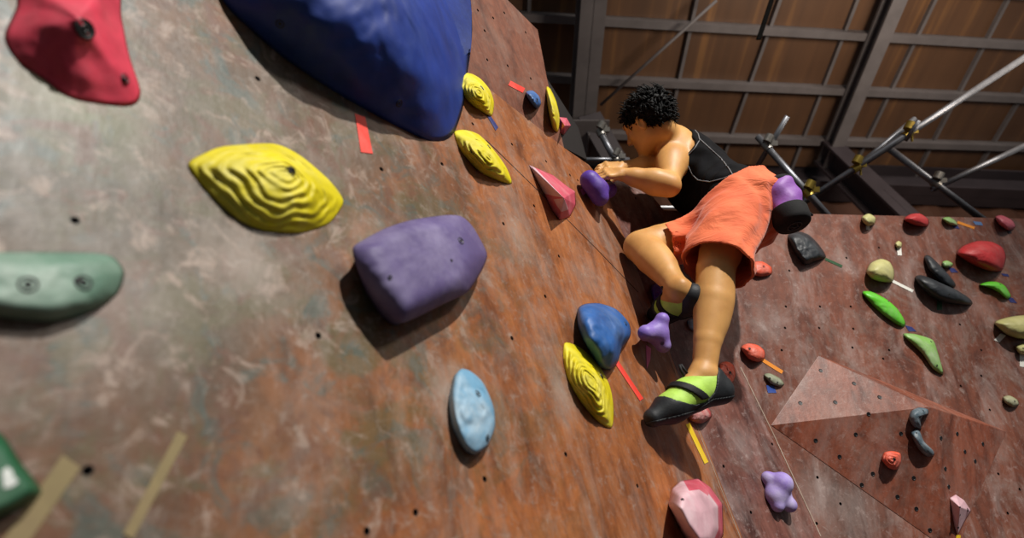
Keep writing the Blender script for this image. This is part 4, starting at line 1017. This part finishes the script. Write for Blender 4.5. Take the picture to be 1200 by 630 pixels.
# ---- chalk bag
cb_t, cb_b = W(909, 220, 2.09), W(930, 262, 2.0)
bag = empty('chalk_bag', cb_t); tag(bag, 'purple chalk bag with black base hanging behind the climber\'s waist', 'chalk bag')
ax_ = nv(cb_b-cb_t); Lb = (cb_b-cb_t).length; bx, by, _ = frame(ax_)
def lathe(prof, n=48, wob=0.0):
    vs, fs = [], []
    for (t, r) in prof:
        for i in range(n):
            a_ = 2*math.pi*i/n; rr = r*(1+wob*math.sin(5*a_+t*9)*.5+wob*math.sin(3*a_-t*14))
            vs.append(cb_t+ax_*(t*Lb)+(bx*math.cos(a_)+by*math.sin(a_))*rr)
    for k in range(len(prof)-1): fs += [[k*n+i, k*n+(i+1) % n, (k+1)*n+(i+1) % n, (k+1)*n+i] for i in range(n)]
    return vs, fs
pfab = simple('purple_ripstop', (148, 92, 180), .55, .12, (190, 160, 210), scale=12, bump=.25)
bfab = simple('black_fleece', (15, 15, 16), .85, .12, (60, 60, 62), scale=30)
R_ = .066
world_mesh('bag_body', *lathe([(t, R_*(.98+.05*math.sin(t*7))) for t in np.linspace(.0, .72, 16)], wob=.05), pfab, bag)
vs, fs = lathe([(.66, R_*1.0), (.70, R_*1.02), (.95, R_*.96), (1.02, R_*.90), (1.05, R_*.8), (1.06, R_*.3), (1.06, R_*.02)], wob=.012); world_mesh('bag_base', vs, fs, bfab, bag)
vs, fs = lathe([(.02, R_*1.0), (-.04, R_*1.04), (-.05, R_*1.02), (-.04, R_*.92), (.1, R_*.88), (.55, R_*.85), (.6, R_*.05)]); world_mesh('fleece_lining', vs, fs, bfab, bag)
tc_ = cb_t+ax_*(1.072*Lb); ringp = [tc_+(bx*math.cos(a_)+by*math.sin(a_))*.024 for a_ in np.linspace(0, 2*math.pi, 25)]
lg = simple('grey_print', (70, 70, 72), .7, 0, bump=0)
mk = world_mesh('printed_emblem', *merge(polytube(ringp, .0018, 6), polytube([tc_-bx*.018, tc_+bx*.002+by*.012, tc_+bx*.018-by*.006], .0018, 6), polytube([tc_-by*.016, tc_+by*.004+bx*.006, tc_+by*.016], .0018, 6)), lg, bag)
cp = cb_t+ax_*(.66*Lb)+RT*.062; world_mesh('drawcord', *polytube([cp, cp+RT*.02-UP*.006, cp+RT*.03-UP*.016], .004, 6), bfab, bag)
bpt = lerp(pel, chest, .27)
world_mesh('belt_loop', *polytube([cb_t+ax_*.01-bx*.03, cb_t-ax_*.03, lerp(cb_t, W(890, 216, 2.06), .6), W(888, 217, 2.06)], .006, 8), bfab, bag)

for o in list(bpy.data.objects):
    if o.parent is not None or o.get('kind'): continue
    c_ = o.get('category')
    if c_ == 'climbing hold':
        cands = [(abs((o.location-pl_.p).dot(pl_.n)), nm) for pl_, nm in ((A, 'holds on the left wall'), (B, 'holds on the narrow middle wall'), (C, 'holds on the right wall'), (A2, 'holds on the upper panel'), (F2, 'holds on the wooden volume'), (F4, 'holds on the wooden volume'))]
        o['group'] = min(cands)[1]
    elif c_ == 'tape': o['group'] = 'route marking tapes'
    elif c_ == 'pipe': o['group'] = 'scaffold pipes behind the wall'
# ------------------------------------------------------------------ light
def area(name, loc_, target, energy, size, rgb=(1, 1, 1), spot=None):
    if spot:
        l = bpy.data.lights.new(name, 'SPOT'); l.spot_size = math.radians(spot); l.spot_blend = .85; l.shadow_soft_size = size
    else:
        l = bpy.data.lights.new(name, 'AREA'); l.shape = 'DISK'; l.size = size
    l.energy = energy; l.color = rgb
    o = bpy.data.objects.new(name, l); COL.objects.link(o); o.location = loc_
    o.rotation_euler = (Vector(target)-Vector(loc_)).to_track_quat('-Z', 'Y').to_euler(); return o
tgt = Vector((.6, 1.3, 2.6))
area('key_lamp', tgt+Vector((.30, -.80, .56))*7.5, tgt, 3500, .10, (1, .96, .9), spot=38)
area('added_roof_wash', Vector((3.2, .8, 4.0)), Vector((3.2, 1.4, 7)), 62, 1.2, (1, .86, .72))  # unseen area light, added only to brighten the roof
area('added_hall_fill', Vector((4.5, -2.5, 6.0)), Vector((2, 2.5, 3)), 110, 1.0, (1, .93, .84))  # added fill light out of view, lifts the shadows
w = bpy.data.worlds.new('world'); S.world = w; w.use_nodes = True
bg = w.node_tree.nodes['Background']; bg.inputs[0].default_value = (.9, .95, 1.0, 1); bg.inputs[1].default_value = .15
S.view_settings.view_transform = 'Standard'; S.view_settings.look = 'None'; S.view_settings.gamma = 1; S.view_settings.exposure = 0; S.view_settings.use_curve_mapping = False
